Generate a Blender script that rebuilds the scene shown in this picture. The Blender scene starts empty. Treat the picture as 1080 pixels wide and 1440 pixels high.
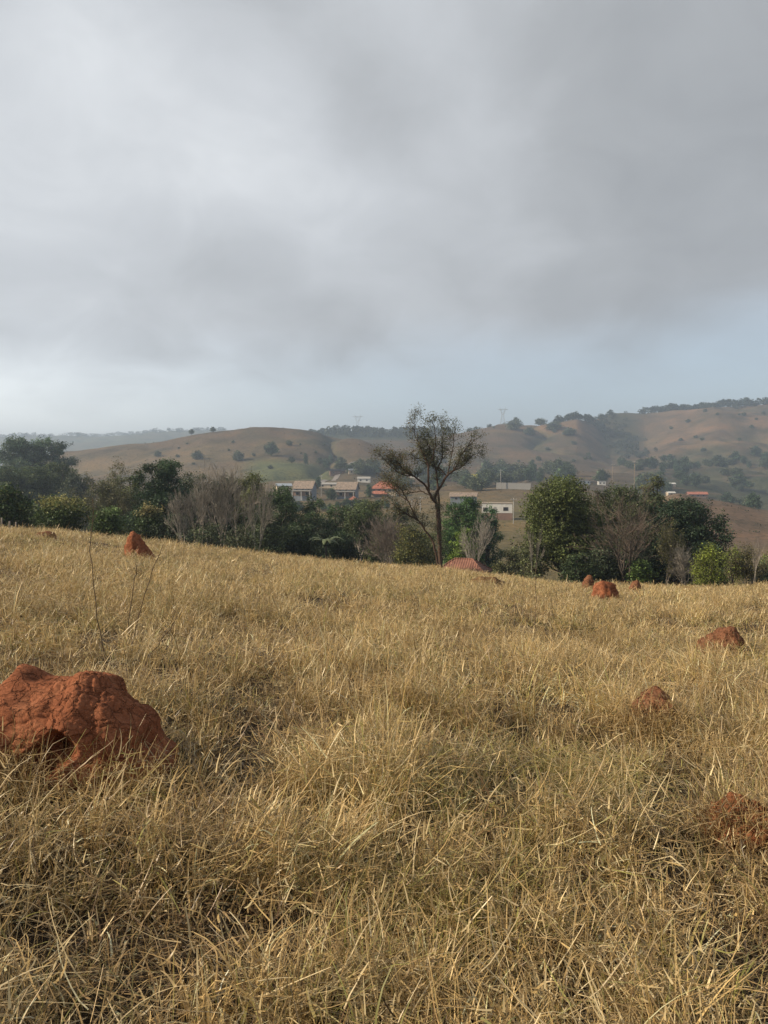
import bpy, bmesh, math, random
import numpy as np
from mathutils import Vector, noise as mnoise

SC = bpy.context.scene
COL = SC.collection
R = math.radians
PI = math.pi
random.seed(7)

# ------------------------------------------------------------------ camera
F = 1080.0
CX, CY, HOR = 540.0, 720.0, 660.0
PITCH = math.atan((CY - HOR) / F)
EYE = 1.6
cp, sp = math.cos(PITCH), math.sin(PITCH)


def ut(px, py):
    """direction of a picture point as (x/y, z/y)"""
    a = (px - CX) / F
    b = -(py - CY) / F
    Y = cp + b * sp
    Z = -sp + b * cp
    return a / Y, Z / Y


def at(px, py, d):
    u, t = ut(px, py)
    return np.array([u * d, d, EYE + t * d])


cam = bpy.data.cameras.new('camera')
cam.sensor_fit = 'HORIZONTAL'
cam.sensor_width = 36.0
cam.lens = 36.0
cam.clip_start = 0.05
cam.clip_end = 30000
camo = bpy.data.objects.new('camera', cam)
COL.objects.link(camo)
camo.location = (0, 0, EYE)
camo.rotation_euler = (PI / 2 - PITCH, 0, 0)
SC.camera = camo


# ------------------------------------------------------------------ noise
def _hash(ix, iy, seed):
    h = (ix.astype(np.int64) * 374761393 + iy.astype(np.int64) * 668265263 + seed * 982451653) & 0xFFFFFFFF
    h = ((h ^ (h >> 13)) * 1274126177) & 0xFFFFFFFF
    h = h ^ (h >> 16)
    return (h & 0xFFFFFF) / float(0xFFFFFF)


def vnoise(x, y, seed=0):
    x = np.asarray(x, float); y = np.asarray(y, float)
    ix = np.floor(x); iy = np.floor(y)
    fx = x - ix; fy = y - iy
    fx = fx * fx * fx * (fx * (fx * 6 - 15) + 10); fy = fy * fy * fy * (fy * (fy * 6 - 15) + 10)
    a = _hash(ix, iy, seed); b = _hash(ix + 1, iy, seed)
    c = _hash(ix, iy + 1, seed); d = _hash(ix + 1, iy + 1, seed)
    return (a + (b - a) * fx) * (1 - fy) + (c + (d - c) * fx) * fy


def fbm(x, y, seed=0, octv=4):
    s = 0; amp = 0.5; tot = 0
    x = np.asarray(x, float); y = np.asarray(y, float)
    for k in range(octv):
        s = s + amp * (vnoise(x, y, seed + k * 17) * 2 - 1)
        tot += amp
        amp *= 0.5
        x, y = x * 2.03 + y * 0.31 + 3.1, y * 2.03 - x * 0.31 + 7.7
    return s / tot


def sstep(a, b, x):
    t = np.clip((x - a) / (b - a), 0, 1)
    return t * t * (3 - 2 * t)


# ------------------------------------------------------------------ ground shape
B2 = 0.00079
CREST = np.array([(-600, 735), (-300, 737), (0, 742), (100, 748), (200, 760), (330, 775), (450, 786), (620, 799),
                  (780, 816), (900, 823), (1000, 823), (1080, 821), (1500, 815)], float)
_cu = np.array([ut(p, y)[0] for p, y in CREST])
_ca = np.array([-ut(p, y)[1] - 2 * math.sqrt(1.36 * B2) for p, y in CREST])

DS = np.array([100, 150, 220, 320, 450, 600, 750, 900, 1100, 1300, 1500, 1900, 2400, 3000, 4600], float)
TAB = {
    -500: [770, 758, 735, 715, 700, 690, 675, 660, 662, 660, 660, 655, 640, 618, 650],
    0: [775, 765, 738, 715, 700, 688, 668, 652, 655, 658, 658, 655, 640, 617, 650],
    100: [780, 768, 740, 716, 700, 685, 660, 633, 650, 650, 650, 650, 635, 614, 650],
    200: [785, 770, 742, 718, 702, 680, 650, 622, 640, 645, 645, 645, 630, 610, 650],
    300: [790, 772, 745, 718, 698, 674, 645, 609, 630, 640, 640, 635, 625, 605, 650],
    380: [795, 775, 748, 718, 692, 668, 638, 602, 625, 635, 630, 630, 625, 612, 650],
    440: [800, 778, 748, 716, 688, 668, 638, 606, 625, 620, 609, 630, 625, 615, 650],
    500: [805, 780, 748, 714, 686, 668, 641, 614, 628, 618, 604, 625, 625, 618, 650],
    560: [808, 784, 748, 712, 686, 670, 652, 631, 632, 618, 602, 625, 625, 620, 650],
    620: [812, 788, 750, 712, 684, 672, 662, 648, 632, 614, 602, 625, 625, 620, 650],
    700: [815, 790, 752, 712, 684, 674, 668, 655, 628, 593, 605, 625, 625, 620, 650],
    760: [820, 795, 754, 712, 686, 676, 668, 656, 628, 591, 605, 620, 625, 620, 650],
    810: [822, 798, 756, 714, 690, 678, 668, 656, 625, 585, 600, 620, 625, 620, 650],
    860: [824, 800, 757, 715, 692, 682, 670, 658, 642, 612, 584, 615, 625, 620, 650],
    905: [826, 802, 756, 708, 698, 686, 672, 656, 642, 618, 581, 610, 625, 620, 650],
    955: [828, 804, 756, 694, 702, 692, 674, 652, 626, 600, 577, 610, 625, 620, 650],
    1010: [830, 806, 760, 704, 712, 696, 676, 648, 612, 584, 573, 610, 625, 620, 650],
    1080: [832, 808, 765, 717, 722, 702, 680, 650, 614, 586, 572, 610, 625, 620, 650],
    1250: [835, 810, 770, 730, 725, 705, 685, 655, 620, 596, 580, 615, 625, 620, 650],
    1600: [835, 810, 770, 735, 725, 705, 688, 665, 640, 620, 610, 625, 630, 620, 650],
}
_tp = np.array(sorted(TAB))
_tu = np.array([ut(p, 650)[0] for p in _tp])
_tt = np.array([[ut(p, r)[1] for r in TAB[p]] for p in _tp])   # columns x distances


def far_t(u, d):
    ld = np.log(np.clip(d, DS[0], DS[-1]))
    lds = np.log(DS)
    j = np.clip(np.searchsorted(lds, ld) - 1, 0, len(DS) - 2)
    f = (ld - lds[j]) / (lds[j + 1] - lds[j])
    i = np.clip(np.searchsorted(_tu, u) - 1, 0, len(_tu) - 2)
    g = np.clip((u - _tu[i]) / (_tu[i + 1] - _tu[i]), 0, 1)
    g = g * g * (3 - 2 * g) * 0.6 + g * 0.4

    def col(ii):
        p1 = _tt[ii, j]; p2 = _tt[ii, j + 1]
        p0 = _tt[ii, np.maximum(j - 1, 0)]; p3 = _tt[ii, np.minimum(j + 2, len(DS) - 1)]
        m1 = (p2 - p0) * 0.5; m2 = (p3 - p1) * 0.5
        # flatten at extrema so that crests stay where they are
        m1 = np.where((p1 - p0) * (p2 - p1) <= 0, 0, m1); m2 = np.where((p2 - p1) * (p3 - p2) <= 0, 0, m2)
        f2 = f * f; f3 = f2 * f
        return (2 * f3 - 3 * f2 + 1) * p1 + (f3 - 2 * f2 + f) * m1 + (-2 * f3 + 3 * f2) * p2 + (f3 - f2) * m2
    return col(i) * (1 - g) + col(i + 1) * g


def H(x, y):
    x = np.asarray(x, float); y = np.asarray(y, float)
    u = x / np.maximum(y, 4.0)
    a = np.interp(u, _cu, _ca)
    yp = np.maximum(y, 0)
    zf = -a * y - B2 * yp * yp
    zf = zf + 0.055 * fbm(x / 1.1, y / 1.1, 13, 2) * np.clip(1.3 - yp / 40, 0, 1)
    zf = zf + 0.10 * fbm(x / 4.0, y / 4.0, 11, 3) * np.clip(yp / 6, 0.3, 1) + 0.16 * fbm(x / 14.0, y / 14.0, 12, 2) * np.clip(yp / 20, 0, 1)
    d = np.maximum(y, 60.0)
    zt = EYE + far_t(x / d, d) * d
    rough = np.clip((d - 250) / 500, 0, 1)
    gul = 1 - np.abs(fbm(x / 170.0, y / 260.0, 31, 4)) * 2.0
    zt = zt + rough * (5.5 * fbm(x / 140.0, y / 190.0, 21, 5) - 11.0 * np.clip(gul, 0, 1) ** 3) + sstep(950, 1250, d) * 11 * fbm(x / 230.0 + y / 400.0, y / 520.0, 22, 3) + np.clip((d - 2000) / 800, 0, 1) * 9 * fbm(x / 260.0, y / 600.0, 41, 4)
    w = sstep(85, 150, y)
    return zf * (1 - w) + zt * w


def h1(x, y):
    return float(H(np.array([x]), np.array([y]))[0])


def on_ground(px, py, dmin=1.0, dmax=60.0):
    u, t = ut(px, py)
    d = np.exp(np.linspace(math.log(dmin), math.log(dmax), 1500))
    g = H(u * d, d) - (EYE + t * d)
    k = np.argmax(g > 0)
    if not (g > 0).any():
        k = int(np.argmax(g))
    return np.array([u * d[k], d[k], h1(u * d[k], d[k])])


# ------------------------------------------------------------------ mesh helpers
class MB:
    def __init__(s):
        s.v = []; s.f = {3: [], 4: []}; s.c = []; s.n = 0; s.m = {3: [], 4: []}

    def add(s, v, f, c=None, m=0):
        v = np.asarray(v, float).reshape(-1, 3)
        f = np.asarray(f, int)
        k = f.shape[1]
        s.v.append(v); s.f[k].append(f + s.n)
        s.m[k].append(np.full(len(f), m))
        if c is None:
            c = (1, 1, 1)
        c = np.asarray(c, float)
        if c.ndim == 1:
            c = np.tile(c, (len(v), 1))
        s.c.append(c); s.n += len(v)

    def box(s, x0, x1, y0, y1, z0, z1, m=0, c=None):
        v = [(x, y, z) for z in (z0, z1) for y in (y0, y1) for x in (x0, x1)]
        f = [(0, 2, 3, 1), (4, 5, 7, 6), (0, 1, 5, 4), (2, 6, 7, 3), (0, 4, 6, 2), (1, 3, 7, 5)]
        s.add(v, f, c, m)

    def tube(s, P, r, sides=6, c=None, m=0, cap=True):
        P = np.asarray(P, float); n = len(P)
        r = np.broadcast_to(np.asarray(r, float), (n,))
        T = np.gradient(P, axis=0)
        T /= np.linalg.norm(T, axis=1)[:, None] + 1e-9
        ref = np.array([0, 0, 1.0]) if abs(T[0][2]) < 0.9 else np.array([1.0, 0, 0])
        A = np.cross(T, ref); A /= np.linalg.norm(A, axis=1)[:, None] + 1e-9
        Bv = np.cross(T, A)
        th = np.arange(sides) * 2 * PI / sides
        V = P[:, None, :] + r[:, None, None] * (np.cos(th)[None, :, None] * A[:, None, :] + np.sin(th)[None, :, None] * Bv[:, None, :])
        V = V.reshape(-1, 3)
        i = np.arange(n - 1)[:, None] * sides; k = np.arange(sides)[None, :]; k2 = (k + 1) % sides
        f = np.stack([i + k, i + k2, i + sides + k2, i + sides + k], -1).reshape(-1, 4)
        s.add(V, f, c, m)
        if cap:
            e = (n - 1) * sides
            tri = [(e, e + q, e + q + 1) for q in range(1, sides - 1)]
            s.v.append(np.zeros((0, 3))); s.f[3].append(np.array(tri) + s.n - len(V)); s.m[3].append(np.full(len(tri), m)); s.c.append(np.zeros((0, 3)))

    def mesh(s, name, mats, smooth=False, color=True):
        v = np.concatenate(s.v)
        t = np.concatenate(s.f[3]) if s.f[3] else np.zeros((0, 3), int)
        q = np.concatenate(s.f[4]) if s.f[4] else np.zeros((0, 4), int)
        mi = np.concatenate([np.concatenate(s.m[3]) if s.m[3] else np.zeros(0, int), np.concatenate(s.m[4]) if s.m[4] else np.zeros(0, int)])
        return raw_mesh(name, v, t, q, mats, np.concatenate(s.c) if color else None, mi, smooth)

    def build(s, name, mats, parent=None, smooth=False, color=True):
        me = s.mesh(name, mats, smooth, color)
        o = bpy.data.objects.new(name, me)
        COL.objects.link(o)
        if parent is not None:
            o.parent = parent
        return o


def raw_mesh(name, v, t, q, mats, c=None, mi=None, smooth=False):
    me = bpy.data.meshes.new(name)
    nv, nt, nq = len(v), len(t), len(q)
    me.vertices.add(nv)
    me.vertices.foreach_set('co', np.ascontiguousarray(v, np.float32).ravel())
    me.loops.add(nt * 3 + nq * 4)
    me.loops.foreach_set('vertex_index', np.concatenate([np.asarray(t).ravel(), np.asarray(q).ravel()]).astype(np.int32))
    me.polygons.add(nt + nq)
    ls = np.concatenate([np.arange(nt) * 3, nt * 3 + np.arange(nq) * 4]).astype(np.int32)
    me.polygons.foreach_set('loop_start', ls)
    for m in (mats if isinstance(mats, (list, tuple)) else [mats]):
        me.materials.append(m)
    if mi is not None and len(mi) and mi.max() > 0:
        me.polygons.foreach_set('material_index', mi.astype(np.int32))
    me.polygons.foreach_set('use_smooth', np.full(nt + nq, bool(smooth)))
    me.update(calc_edges=True)
    if c is not None:
        at_ = me.attributes.new('col', 'FLOAT_COLOR', 'POINT')
        at_.data.foreach_set('color', np.concatenate([c, np.ones((nv, 1))], 1).astype(np.float32).ravel())
    return me


def tag(o, label=None, cat=None, group=None, kind=None):
    if label: o['label'] = label
    if cat: o['category'] = cat
    if group: o['group'] = group
    if kind: o['kind'] = kind
    return o


def empty(name, loc, label, cat, group=None, rz=0.0):
    o = bpy.data.objects.new(name, None)
    o.empty_display_size = 0.3
    COL.objects.link(o)
    o.location = [float(k) for k in loc]
    o.rotation_euler = (0, 0, rz)
    return tag(o, label, cat, group)


# ------------------------------------------------------------------ materials
def new_mat(name):
    m = bpy.data.materials.new(name)
    m.use_nodes = True
    nt = m.node_tree
    nt.nodes.clear()
    return m, nt, nt.nodes.new('ShaderNodeOutputMaterial')


def N(nt, typ, **kw):
    n = nt.nodes.new(typ)
    for k, v in kw.items():
        if k.startswith('i_'):
            n.inputs[k[2:].replace('_', ' ')].default_value = v
        else:
            setattr(n, k, v)
    return n


def mulcol(nt, a, b, fac=1.0):
    n = nt.nodes.new('ShaderNodeMix'); n.data_type = 'RGBA'; n.blend_type = 'MULTIPLY'
    n.inputs[0].default_value = fac
    nt.links.new(a, n.inputs[6]); nt.links.new(b, n.inputs[7])
    return n.outputs[2]


def ramp(nt, fac, stops):
    n = nt.nodes.new('ShaderNodeValToRGB')
    e = n.color_ramp.elements
    while len(e) < len(stops): e.new(0.5)
    for k, (p, c) in enumerate(stops):
        e[k].position = p
        e[k].color = (*c, 1) if len(c) == 3 else c
    nt.links.new(fac, n.inputs[0])
    return n.outputs[0]


def noise_node(nt, scale, detail=4, rough=0.55, vec=None, dist=0.0):
    n = nt.nodes.new('ShaderNodeTexNoise')
    n.inputs['Scale'].default_value = scale
    n.inputs['Detail'].default_value = detail
    n.inputs['Roughness'].default_value = rough
    n.inputs['Distortion'].default_value = dist
    if vec is not None:
        nt.links.new(vec, n.inputs['Vector'])
    return n.outputs[0]


def leafy(name, trans=0.3, rough=0.6, spec=0.25):
    m, nt, out = new_mat(name)
    a = N(nt, 'ShaderNodeAttribute', attribute_name='col')
    p = N(nt, 'ShaderNodeBsdfPrincipled')
    p.inputs['Roughness'].default_value = rough
    p.inputs['Specular IOR Level'].default_value = spec
    t = N(nt, 'ShaderNodeBsdfTranslucent')
    nt.links.new(a.outputs['Color'], p.inputs['Base Color'])
    nt.links.new(a.outputs['Color'], t.inputs['Color'])
    mx = N(nt, 'ShaderNodeMixShader'); mx.inputs[0].default_value = trans
    nt.links.new(p.outputs[0], mx.inputs[1]); nt.links.new(t.outputs[0], mx.inputs[2])
    nt.links.new(mx.outputs[0], out.inputs['Surface'])
    return m


M_GRASS = leafy('dry_grass', 0.22, 0.42, 0.45)
M_LEAF = leafy('leaves', 0.22, 0.55, 0.3)


def solid(name, col, rough=0.8, scale=3.0, var=0.35, bump=0.0, bscale=20.0, stretch=None, spec=0.2, attr=False):
    m, nt, out = new_mat(name)
    tc = N(nt, 'ShaderNodeTexCoord')
    vec = tc.outputs['Object']
    if stretch:
        mp = N(nt, 'ShaderNodeMapping'); mp.inputs['Scale'].default_value = stretch
        nt.links.new(vec, mp.inputs[0]); vec = mp.outputs[0]
    n = noise_node(nt, scale, 6, 0.6, vec)
    lo = tuple(k * (1 - var) for k in col); hi = tuple(min(k * (1 + var), 0.9) for k in col)
    c = ramp(nt, n, [(0.3, lo), (0.7, hi)])
    if attr:
        a = N(nt, 'ShaderNodeAttribute', attribute_name='col')
        c = mulcol(nt, c, a.outputs['Color'])
    p = N(nt, 'ShaderNodeBsdfPrincipled')
    p.inputs['Roughness'].default_value = rough
    p.inputs['Specular IOR Level'].default_value = spec
    nt.links.new(c, p.inputs['Base Color'])
    if bump:
        bn = noise_node(nt, bscale, 5, 0.6, vec)
        b = N(nt, 'ShaderNodeBump'); b.inputs['Strength'].default_value = bump; b.inputs['Distance'].default_value = 0.05
        nt.links.new(bn, b.inputs['Height']); nt.links.new(b.outputs[0], p.inputs['Normal'])
    nt.links.new(p.outputs[0], out.inputs['Surface'])
    return m


M_BARK = solid('brown_bark', (0.062, 0.050, 0.041), 0.9, 4, 0.5, 0.6, 14, (3, 3, 0.7))
M_BARKR = solid('reddish_bark', (0.072, 0.047, 0.034), 0.9, 4, 0.5, 0.6, 14, (3, 3, 0.7))
M_BARKG = solid('grey_bark', (0.27, 0.235, 0.205), 0.9, 3, 0.45)
M_BARKP = solid('pale_bark', (0.33, 0.30, 0.26), 0.9, 3, 0.35)
M_TWIG = solid('brown_twigs', (0.225, 0.205, 0.175), 0.9, 2, 0.4)
M_SOIL = solid('thatch_and_soil', (0.052, 0.036, 0.022), 0.95, 2.5, 0.55, 0.8, 40)
M_WHITE = solid('white_wall', (0.56, 0.55, 0.52), 0.8, 0.9, 0.12)
M_GREYW = solid('grey_wall', (0.17, 0.19, 0.22), 0.8, 0.5, 0.2)
M_CREAM = solid('cream_wall', (0.45, 0.37, 0.28), 0.8, 0.5, 0.2)
M_BROWNW = solid('brown_wall', (0.20, 0.13, 0.10), 0.85, 0.6, 0.3)
M_DARK = solid('dark_opening', (0.02, 0.02, 0.022), 0.3, 1, 0.2)
M_CONC = solid('concrete', (0.30, 0.29, 0.275), 0.8, 3, 0.15)
M_STEEL = solid('galvanised_steel', (0.30, 0.32, 0.34), 0.6, 3, 0.15)
M_ROADD = solid('dirt_road', (0.19, 0.17, 0.16), 0.95, 0.2, 0.25)
M_WOOD = solid('grey_wood', (0.20, 0.17, 0.14), 0.9, 4, 0.35)


def tile_roof(name, col, pitch=0.35):
    m, nt, out = new_mat(name)
    tc = N(nt, 'ShaderNodeTexCoord')
    n = noise_node(nt, 1.4, 5, 0.65, tc.outputs['Object'])
    w = N(nt, 'ShaderNodeTexWave', wave_type='BANDS', bands_direction='X')
    w.inputs['Scale'].default_value = 1.0 / pitch / 3.2
    w.inputs['Distortion'].default_value = 0.6
    nt.links.new(tc.outputs['Object'], w.inputs['Vector'])
    c = ramp(nt, n, [(0.3, tuple(k * 0.4 for k in col)), (0.5, col), (0.68, tuple(k * 1.4 for k in col))])
    p = N(nt, 'ShaderNodeBsdfPrincipled'); p.inputs['Roughness'].default_value = 0.85
    nt.links.new(c, p.inputs['Base Color'])
    b = N(nt, 'ShaderNodeBump'); b.inputs['Strength'].default_value = 0.6; b.inputs['Distance'].default_value = 0.05
    nt.links.new(w.outputs['Fac'], b.inputs['Height']); nt.links.new(b.outputs[0], p.inputs['Normal'])
    nt.links.new(p.outputs[0], out.inputs['Surface'])
    return m


M_TERRA = tile_roof('terracotta_tiles', (0.20, 0.09, 0.062), 0.22)
M_RED = tile_roof('red_tiles', (0.33, 0.12, 0.075), 0.5)
M_TAN = tile_roof('tan_tiles', (0.235, 0.18, 0.14), 0.5)


def terrain_mat():
    m, nt, out = new_mat('hill_pasture')
    a = N(nt, 'ShaderNodeAttribute', attribute_name='col')
    g = N(nt, 'ShaderNodeNewGeometry')
    n1 = noise_node(nt, 0.022, 9, 0.66, g.outputs['Position'])
    n2 = noise_node(nt, 0.45, 6, 0.7, g.outputs['Position'])
    c1 = ramp(nt, n1, [(0.34, (0.55, 0.62, 0.60)), (0.5, (1, 1, 1)), (0.68, (1.3, 1.14, 1.0))])
    c2 = ramp(nt, n2, [(0.34, (0.45, 0.50, 0.48)), (0.52, (1, 1, 1)), (0.72, (1.25, 1.2, 1.12))])
    c = mulcol(nt, mulcol(nt, a.outputs['Color'], c1), c2)
    p = N(nt, 'ShaderNodeBsdfPrincipled'); p.inputs['Roughness'].default_value = 0.95
    p.inputs['Specular IOR Level'].default_value = 0.05
    nt.links.new(c, p.inputs['Base Color'])
    b = N(nt, 'ShaderNodeBump'); b.inputs['Strength'].default_value = 0.5; b.inputs['Distance'].default_value = 1.0
    nt.links.new(n2, b.inputs['Height']); nt.links.new(b.outputs[0], p.inputs['Normal'])
    nt.links.new(p.outputs[0], out.inputs['Surface'])
    return m


M_TERR = terrain_mat()


def termite_mat(name='termite_earth', col=(0.275, 0.102, 0.052), bs=1.0):
    m, nt, out = new_mat(name)
    tc = N(nt, 'ShaderNodeTexCoord')
    o = tc.outputs['Object']
    n1 = noise_node(nt, 7, 6, 0.65, o)
    n2 = noise_node(nt, 48, 8, 0.78, o)
    c1 = ramp(nt, n1, [(0.28, tuple(k * 0.6 for k in col)), (0.5, col), (0.66, (col[0] * 1.2, col[1] * 1.35, col[2] * 1.4)), (0.8, (col[0] * 1.35, col[1] * 1.9, col[2] * 2.3))])
    c2 = ramp(nt, n2, [(0.3, (0.7, 0.68, 0.66)), (0.6, (1.05, 1.05, 1.05))])
    c = mulcol(nt, c1, c2)
    p = N(nt, 'ShaderNodeBsdfPrincipled'); p.inputs['Roughness'].default_value = 0.95
    p.inputs['Specular IOR Level'].default_value = 0.08
    nt.links.new(c, p.inputs['Base Color'])
    nd = N(nt, 'ShaderNodeTexNoise'); nd.inputs['Scale'].default_value = 9; nd.inputs['Detail'].default_value = 3
    nt.links.new(o, nd.inputs['Vector'])
    mixv = N(nt, 'ShaderNodeMix', data_type='VECTOR'); mixv.inputs[0].default_value = 0.11
    nt.links.new(o, mixv.inputs[4]); nt.links.new(nd.outputs['Color'], mixv.inputs[5])
    prev = None
    for sc_, wd, dist in ((10, 0.07, 0.034), (24, 0.06, 0.006)):
        vo = N(nt, 'ShaderNodeTexVoronoi', feature='DISTANCE_TO_EDGE'); vo.inputs['Scale'].default_value = sc_
        nt.links.new(mixv.outputs[1], vo.inputs['Vector'])
        mr_ = N(nt, 'ShaderNodeMapRange'); mr_.interpolation_type = 'SMOOTHSTEP'
        mr_.inputs[1].default_value = 0.0; mr_.inputs[2].default_value = wd
        nt.links.new(vo.outputs['Distance'], mr_.inputs[0])
        mk = N(nt, 'ShaderNodeMath', operation='MULTIPLY_ADD', use_clamp=True); nt.links.new(n1, mk.inputs[0]); mk.inputs[1].default_value = 5.0; mk.inputs[2].default_value = -3.0
        mxm = N(nt, 'ShaderNodeMath', operation='MAXIMUM'); nt.links.new(mr_.outputs[0], mxm.inputs[0]); nt.links.new(mk.outputs[0], mxm.inputs[1])
        b = N(nt, 'ShaderNodeBump'); b.inputs['Strength'].default_value = 0.75 * bs; b.inputs['Distance'].default_value = dist
        nt.links.new(mxm.outputs[0], b.inputs['Height'])
        if prev is not None: nt.links.new(prev, b.inputs['Normal'])
        prev = b.outputs[0]
    b = N(nt, 'ShaderNodeBump'); b.inputs['Strength'].default_value = 0.8 * bs; b.inputs["Distance"].default_value = 0.012
    nt.links.new(n2, b.inputs['Height'])
    nt.links.new(prev, b.inputs['Normal'])
    nt.links.new(b.outputs[0], p.inputs['Normal'])
    nt.links.new(p.outputs[0], out.inputs['Surface'])
    return m


M_MOUND = termite_mat()
M_MOUNDP = termite_mat('weathered_termite_earth', (0.21, 0.095, 0.053))
M_THATCHHEAP = termite_mat('brown_heap_earth', (0.20, 0.12, 0.06))

# ------------------------------------------------------------------ ground meshes


def grid_obj(name, X, Y, mat, colf):
    Z = H(X, Y)
    n, m = X.shape
    v = np.stack([X, Y, Z], -1).reshape(-1, 3)
    i = np.arange(n - 1)[:, None] * m; k = np.arange(m - 1)[None, :]
    q = np.stack([i + k, i + k + 1, i + m + k + 1, i + m + k], -1).reshape(-1, 4)
    me = raw_mesh(name, v, np.zeros((0, 3), int), q, mat, colf(v) if colf else None, None, True)
    o = bpy.data.objects.new(name, me)
    COL.objects.link(o)
    return tag(o, kind='structure')


def lerp(a, b, t):
    return a + (np.asarray(b)[None, :] - a) * t[:, None]


def land_col(v):
    x, y = v[:, 0], v[:, 1]
    d = np.maximum(y, 1)
    u = x / d
    px = 540 + u * 1080
    n = fbm(x / 90, y / 90, 51, 4)
    n2 = fbm(x / 30, y / 45, 52, 4)
    c = np.tile(np.array([0.150, 0.104, 0.066]), (len(v), 1))
    c = lerp(c, (0.18, 0.128, 0.072), sstep(0.0, 0.35, n))
    c = lerp(c, (0.095, 0.08, 0.05), sstep(0.05, 0.45, n2) * 0.7)
    # near valley slope: greener tan
    c = lerp(c, (0.165, 0.132, 0.066), (1 - sstep(220, 500, d)) * 0.8)
    # green paddock on the foot of the near hill
    g = sstep(330, 370, px) * (1 - sstep(455, 475, px)) * sstep(560, 600, d) * (1 - sstep(690, 720, d))
    c = lerp(c, (0.135, 0.14, 0.062), g)
    # worn brighter band on the left hill
    g = (1 - sstep(290, 360, px)) * sstep(700, 720, d) * (1 - sstep(800, 830, d))
    c = lerp(c, (0.20, 0.14, 0.076), g * 0.8)
    # reddish spur on the right hill
    g = sstep(900, 960, px) * sstep(1000, 1150, d) * (1 - sstep(1500, 1600, d)) * sstep(-0.25, 0.2, n)
    c = lerp(c, (0.235, 0.145, 0.088), g)
    g = sstep(720, 760, px) * (1 - sstep(820, 850, px)) * sstep(1150, 1250, d) * (1 - sstep(1330, 1360, d))
    c = lerp(c, (0.24, 0.14, 0.085), g * 0.6)
    # right-hand spur behind the field trees
    g = sstep(900, 960, px) * sstep(180, 230, d) * (1 - sstep(330, 360, d))
    c = lerp(c, (0.17, 0.112, 0.075), g)
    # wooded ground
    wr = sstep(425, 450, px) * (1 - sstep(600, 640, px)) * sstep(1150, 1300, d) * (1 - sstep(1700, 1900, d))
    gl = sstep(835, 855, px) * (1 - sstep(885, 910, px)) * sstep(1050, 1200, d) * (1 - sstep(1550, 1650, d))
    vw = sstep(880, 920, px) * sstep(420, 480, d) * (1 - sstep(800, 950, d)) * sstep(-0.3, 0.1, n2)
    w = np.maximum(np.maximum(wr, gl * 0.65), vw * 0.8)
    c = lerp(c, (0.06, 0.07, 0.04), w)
    c = c * np.where(d > 450, 0.78, 0.9)[:, None] * np.array([0.94, 1.0, 1.06])  # hills darkened further out: cloud shadow put into the land colour
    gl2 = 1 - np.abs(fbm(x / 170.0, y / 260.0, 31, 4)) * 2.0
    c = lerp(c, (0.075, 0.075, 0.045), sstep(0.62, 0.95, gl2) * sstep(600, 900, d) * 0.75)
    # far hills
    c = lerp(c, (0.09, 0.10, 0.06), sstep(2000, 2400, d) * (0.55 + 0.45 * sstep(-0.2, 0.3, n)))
    return c


X, Y = np.meshgrid(np.arange(-116, 116.1, 0.5), np.arange(-24, 100.1, 0.5))
grid_obj('field', X, Y, M_SOIL, None)
us = np.concatenate([np.linspace(-1.25, -0.66, 60)[:-1], np.linspace(-0.66, 0.66, 760), np.linspace(0.66, 1.25, 60)[1:]])


def polar(name, d0, d1, n):
    ds = np.exp(np.linspace(math.log(d0), math.log(d1), n))
    U, D = np.meshgrid(us, ds)
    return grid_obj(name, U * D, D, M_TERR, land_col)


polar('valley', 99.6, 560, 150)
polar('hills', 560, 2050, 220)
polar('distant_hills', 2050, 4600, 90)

# ------------------------------------------------------------------ dry grass
rg = np.random.default_rng(5)

# trampled hollows in the grass, world positions of where they lie (x, y, rx, ry)
HOLLOWS = []
for px, py, rx, ry in ((235, 1160, 0.45, 0.22), (330, 1150, 0.3, 0.18), (290, 975, 0.75, 0.35), (510, 985, 0.6, 0.3), (880, 938, 0.5, 0.4), (850, 1040, 0.45, 0.25),
                       (640, 1045, 0.35, 0.25), (1010, 1020, 0.5, 0.25), (650, 1190, 0.16, 0.16), (330, 1330, 0.3, 0.13), (870, 1290, 0.35, 0.15), (740, 1130, 0.2, 0.16),
                       (1060, 925, 0.5, 0.3), (480, 870, 0.8, 0.5), (640, 850, 1.0, 0.5), (120, 830, 0.9, 0.5), (560, 1360, 0.15, 0.1), (760, 1390, 0.15, 0.1)):
    g = on_ground(px, py)
    HOLLOWS.append((g[0], g[1], rx, ry, 1.0))
for k in range(110):
    hd = rg.uniform(4.5, 34); hu = rg.uniform(-0.6, 0.6)
    HOLLOWS.append((hu * hd, hd, rg.uniform(0.2, 0.75), rg.uniform(0.15, 0.5), rg.uniform(0.4, 0.9)))
MOUNDS_XY = []      # filled before the grass is laid: (x, y, rx, ry)


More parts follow.
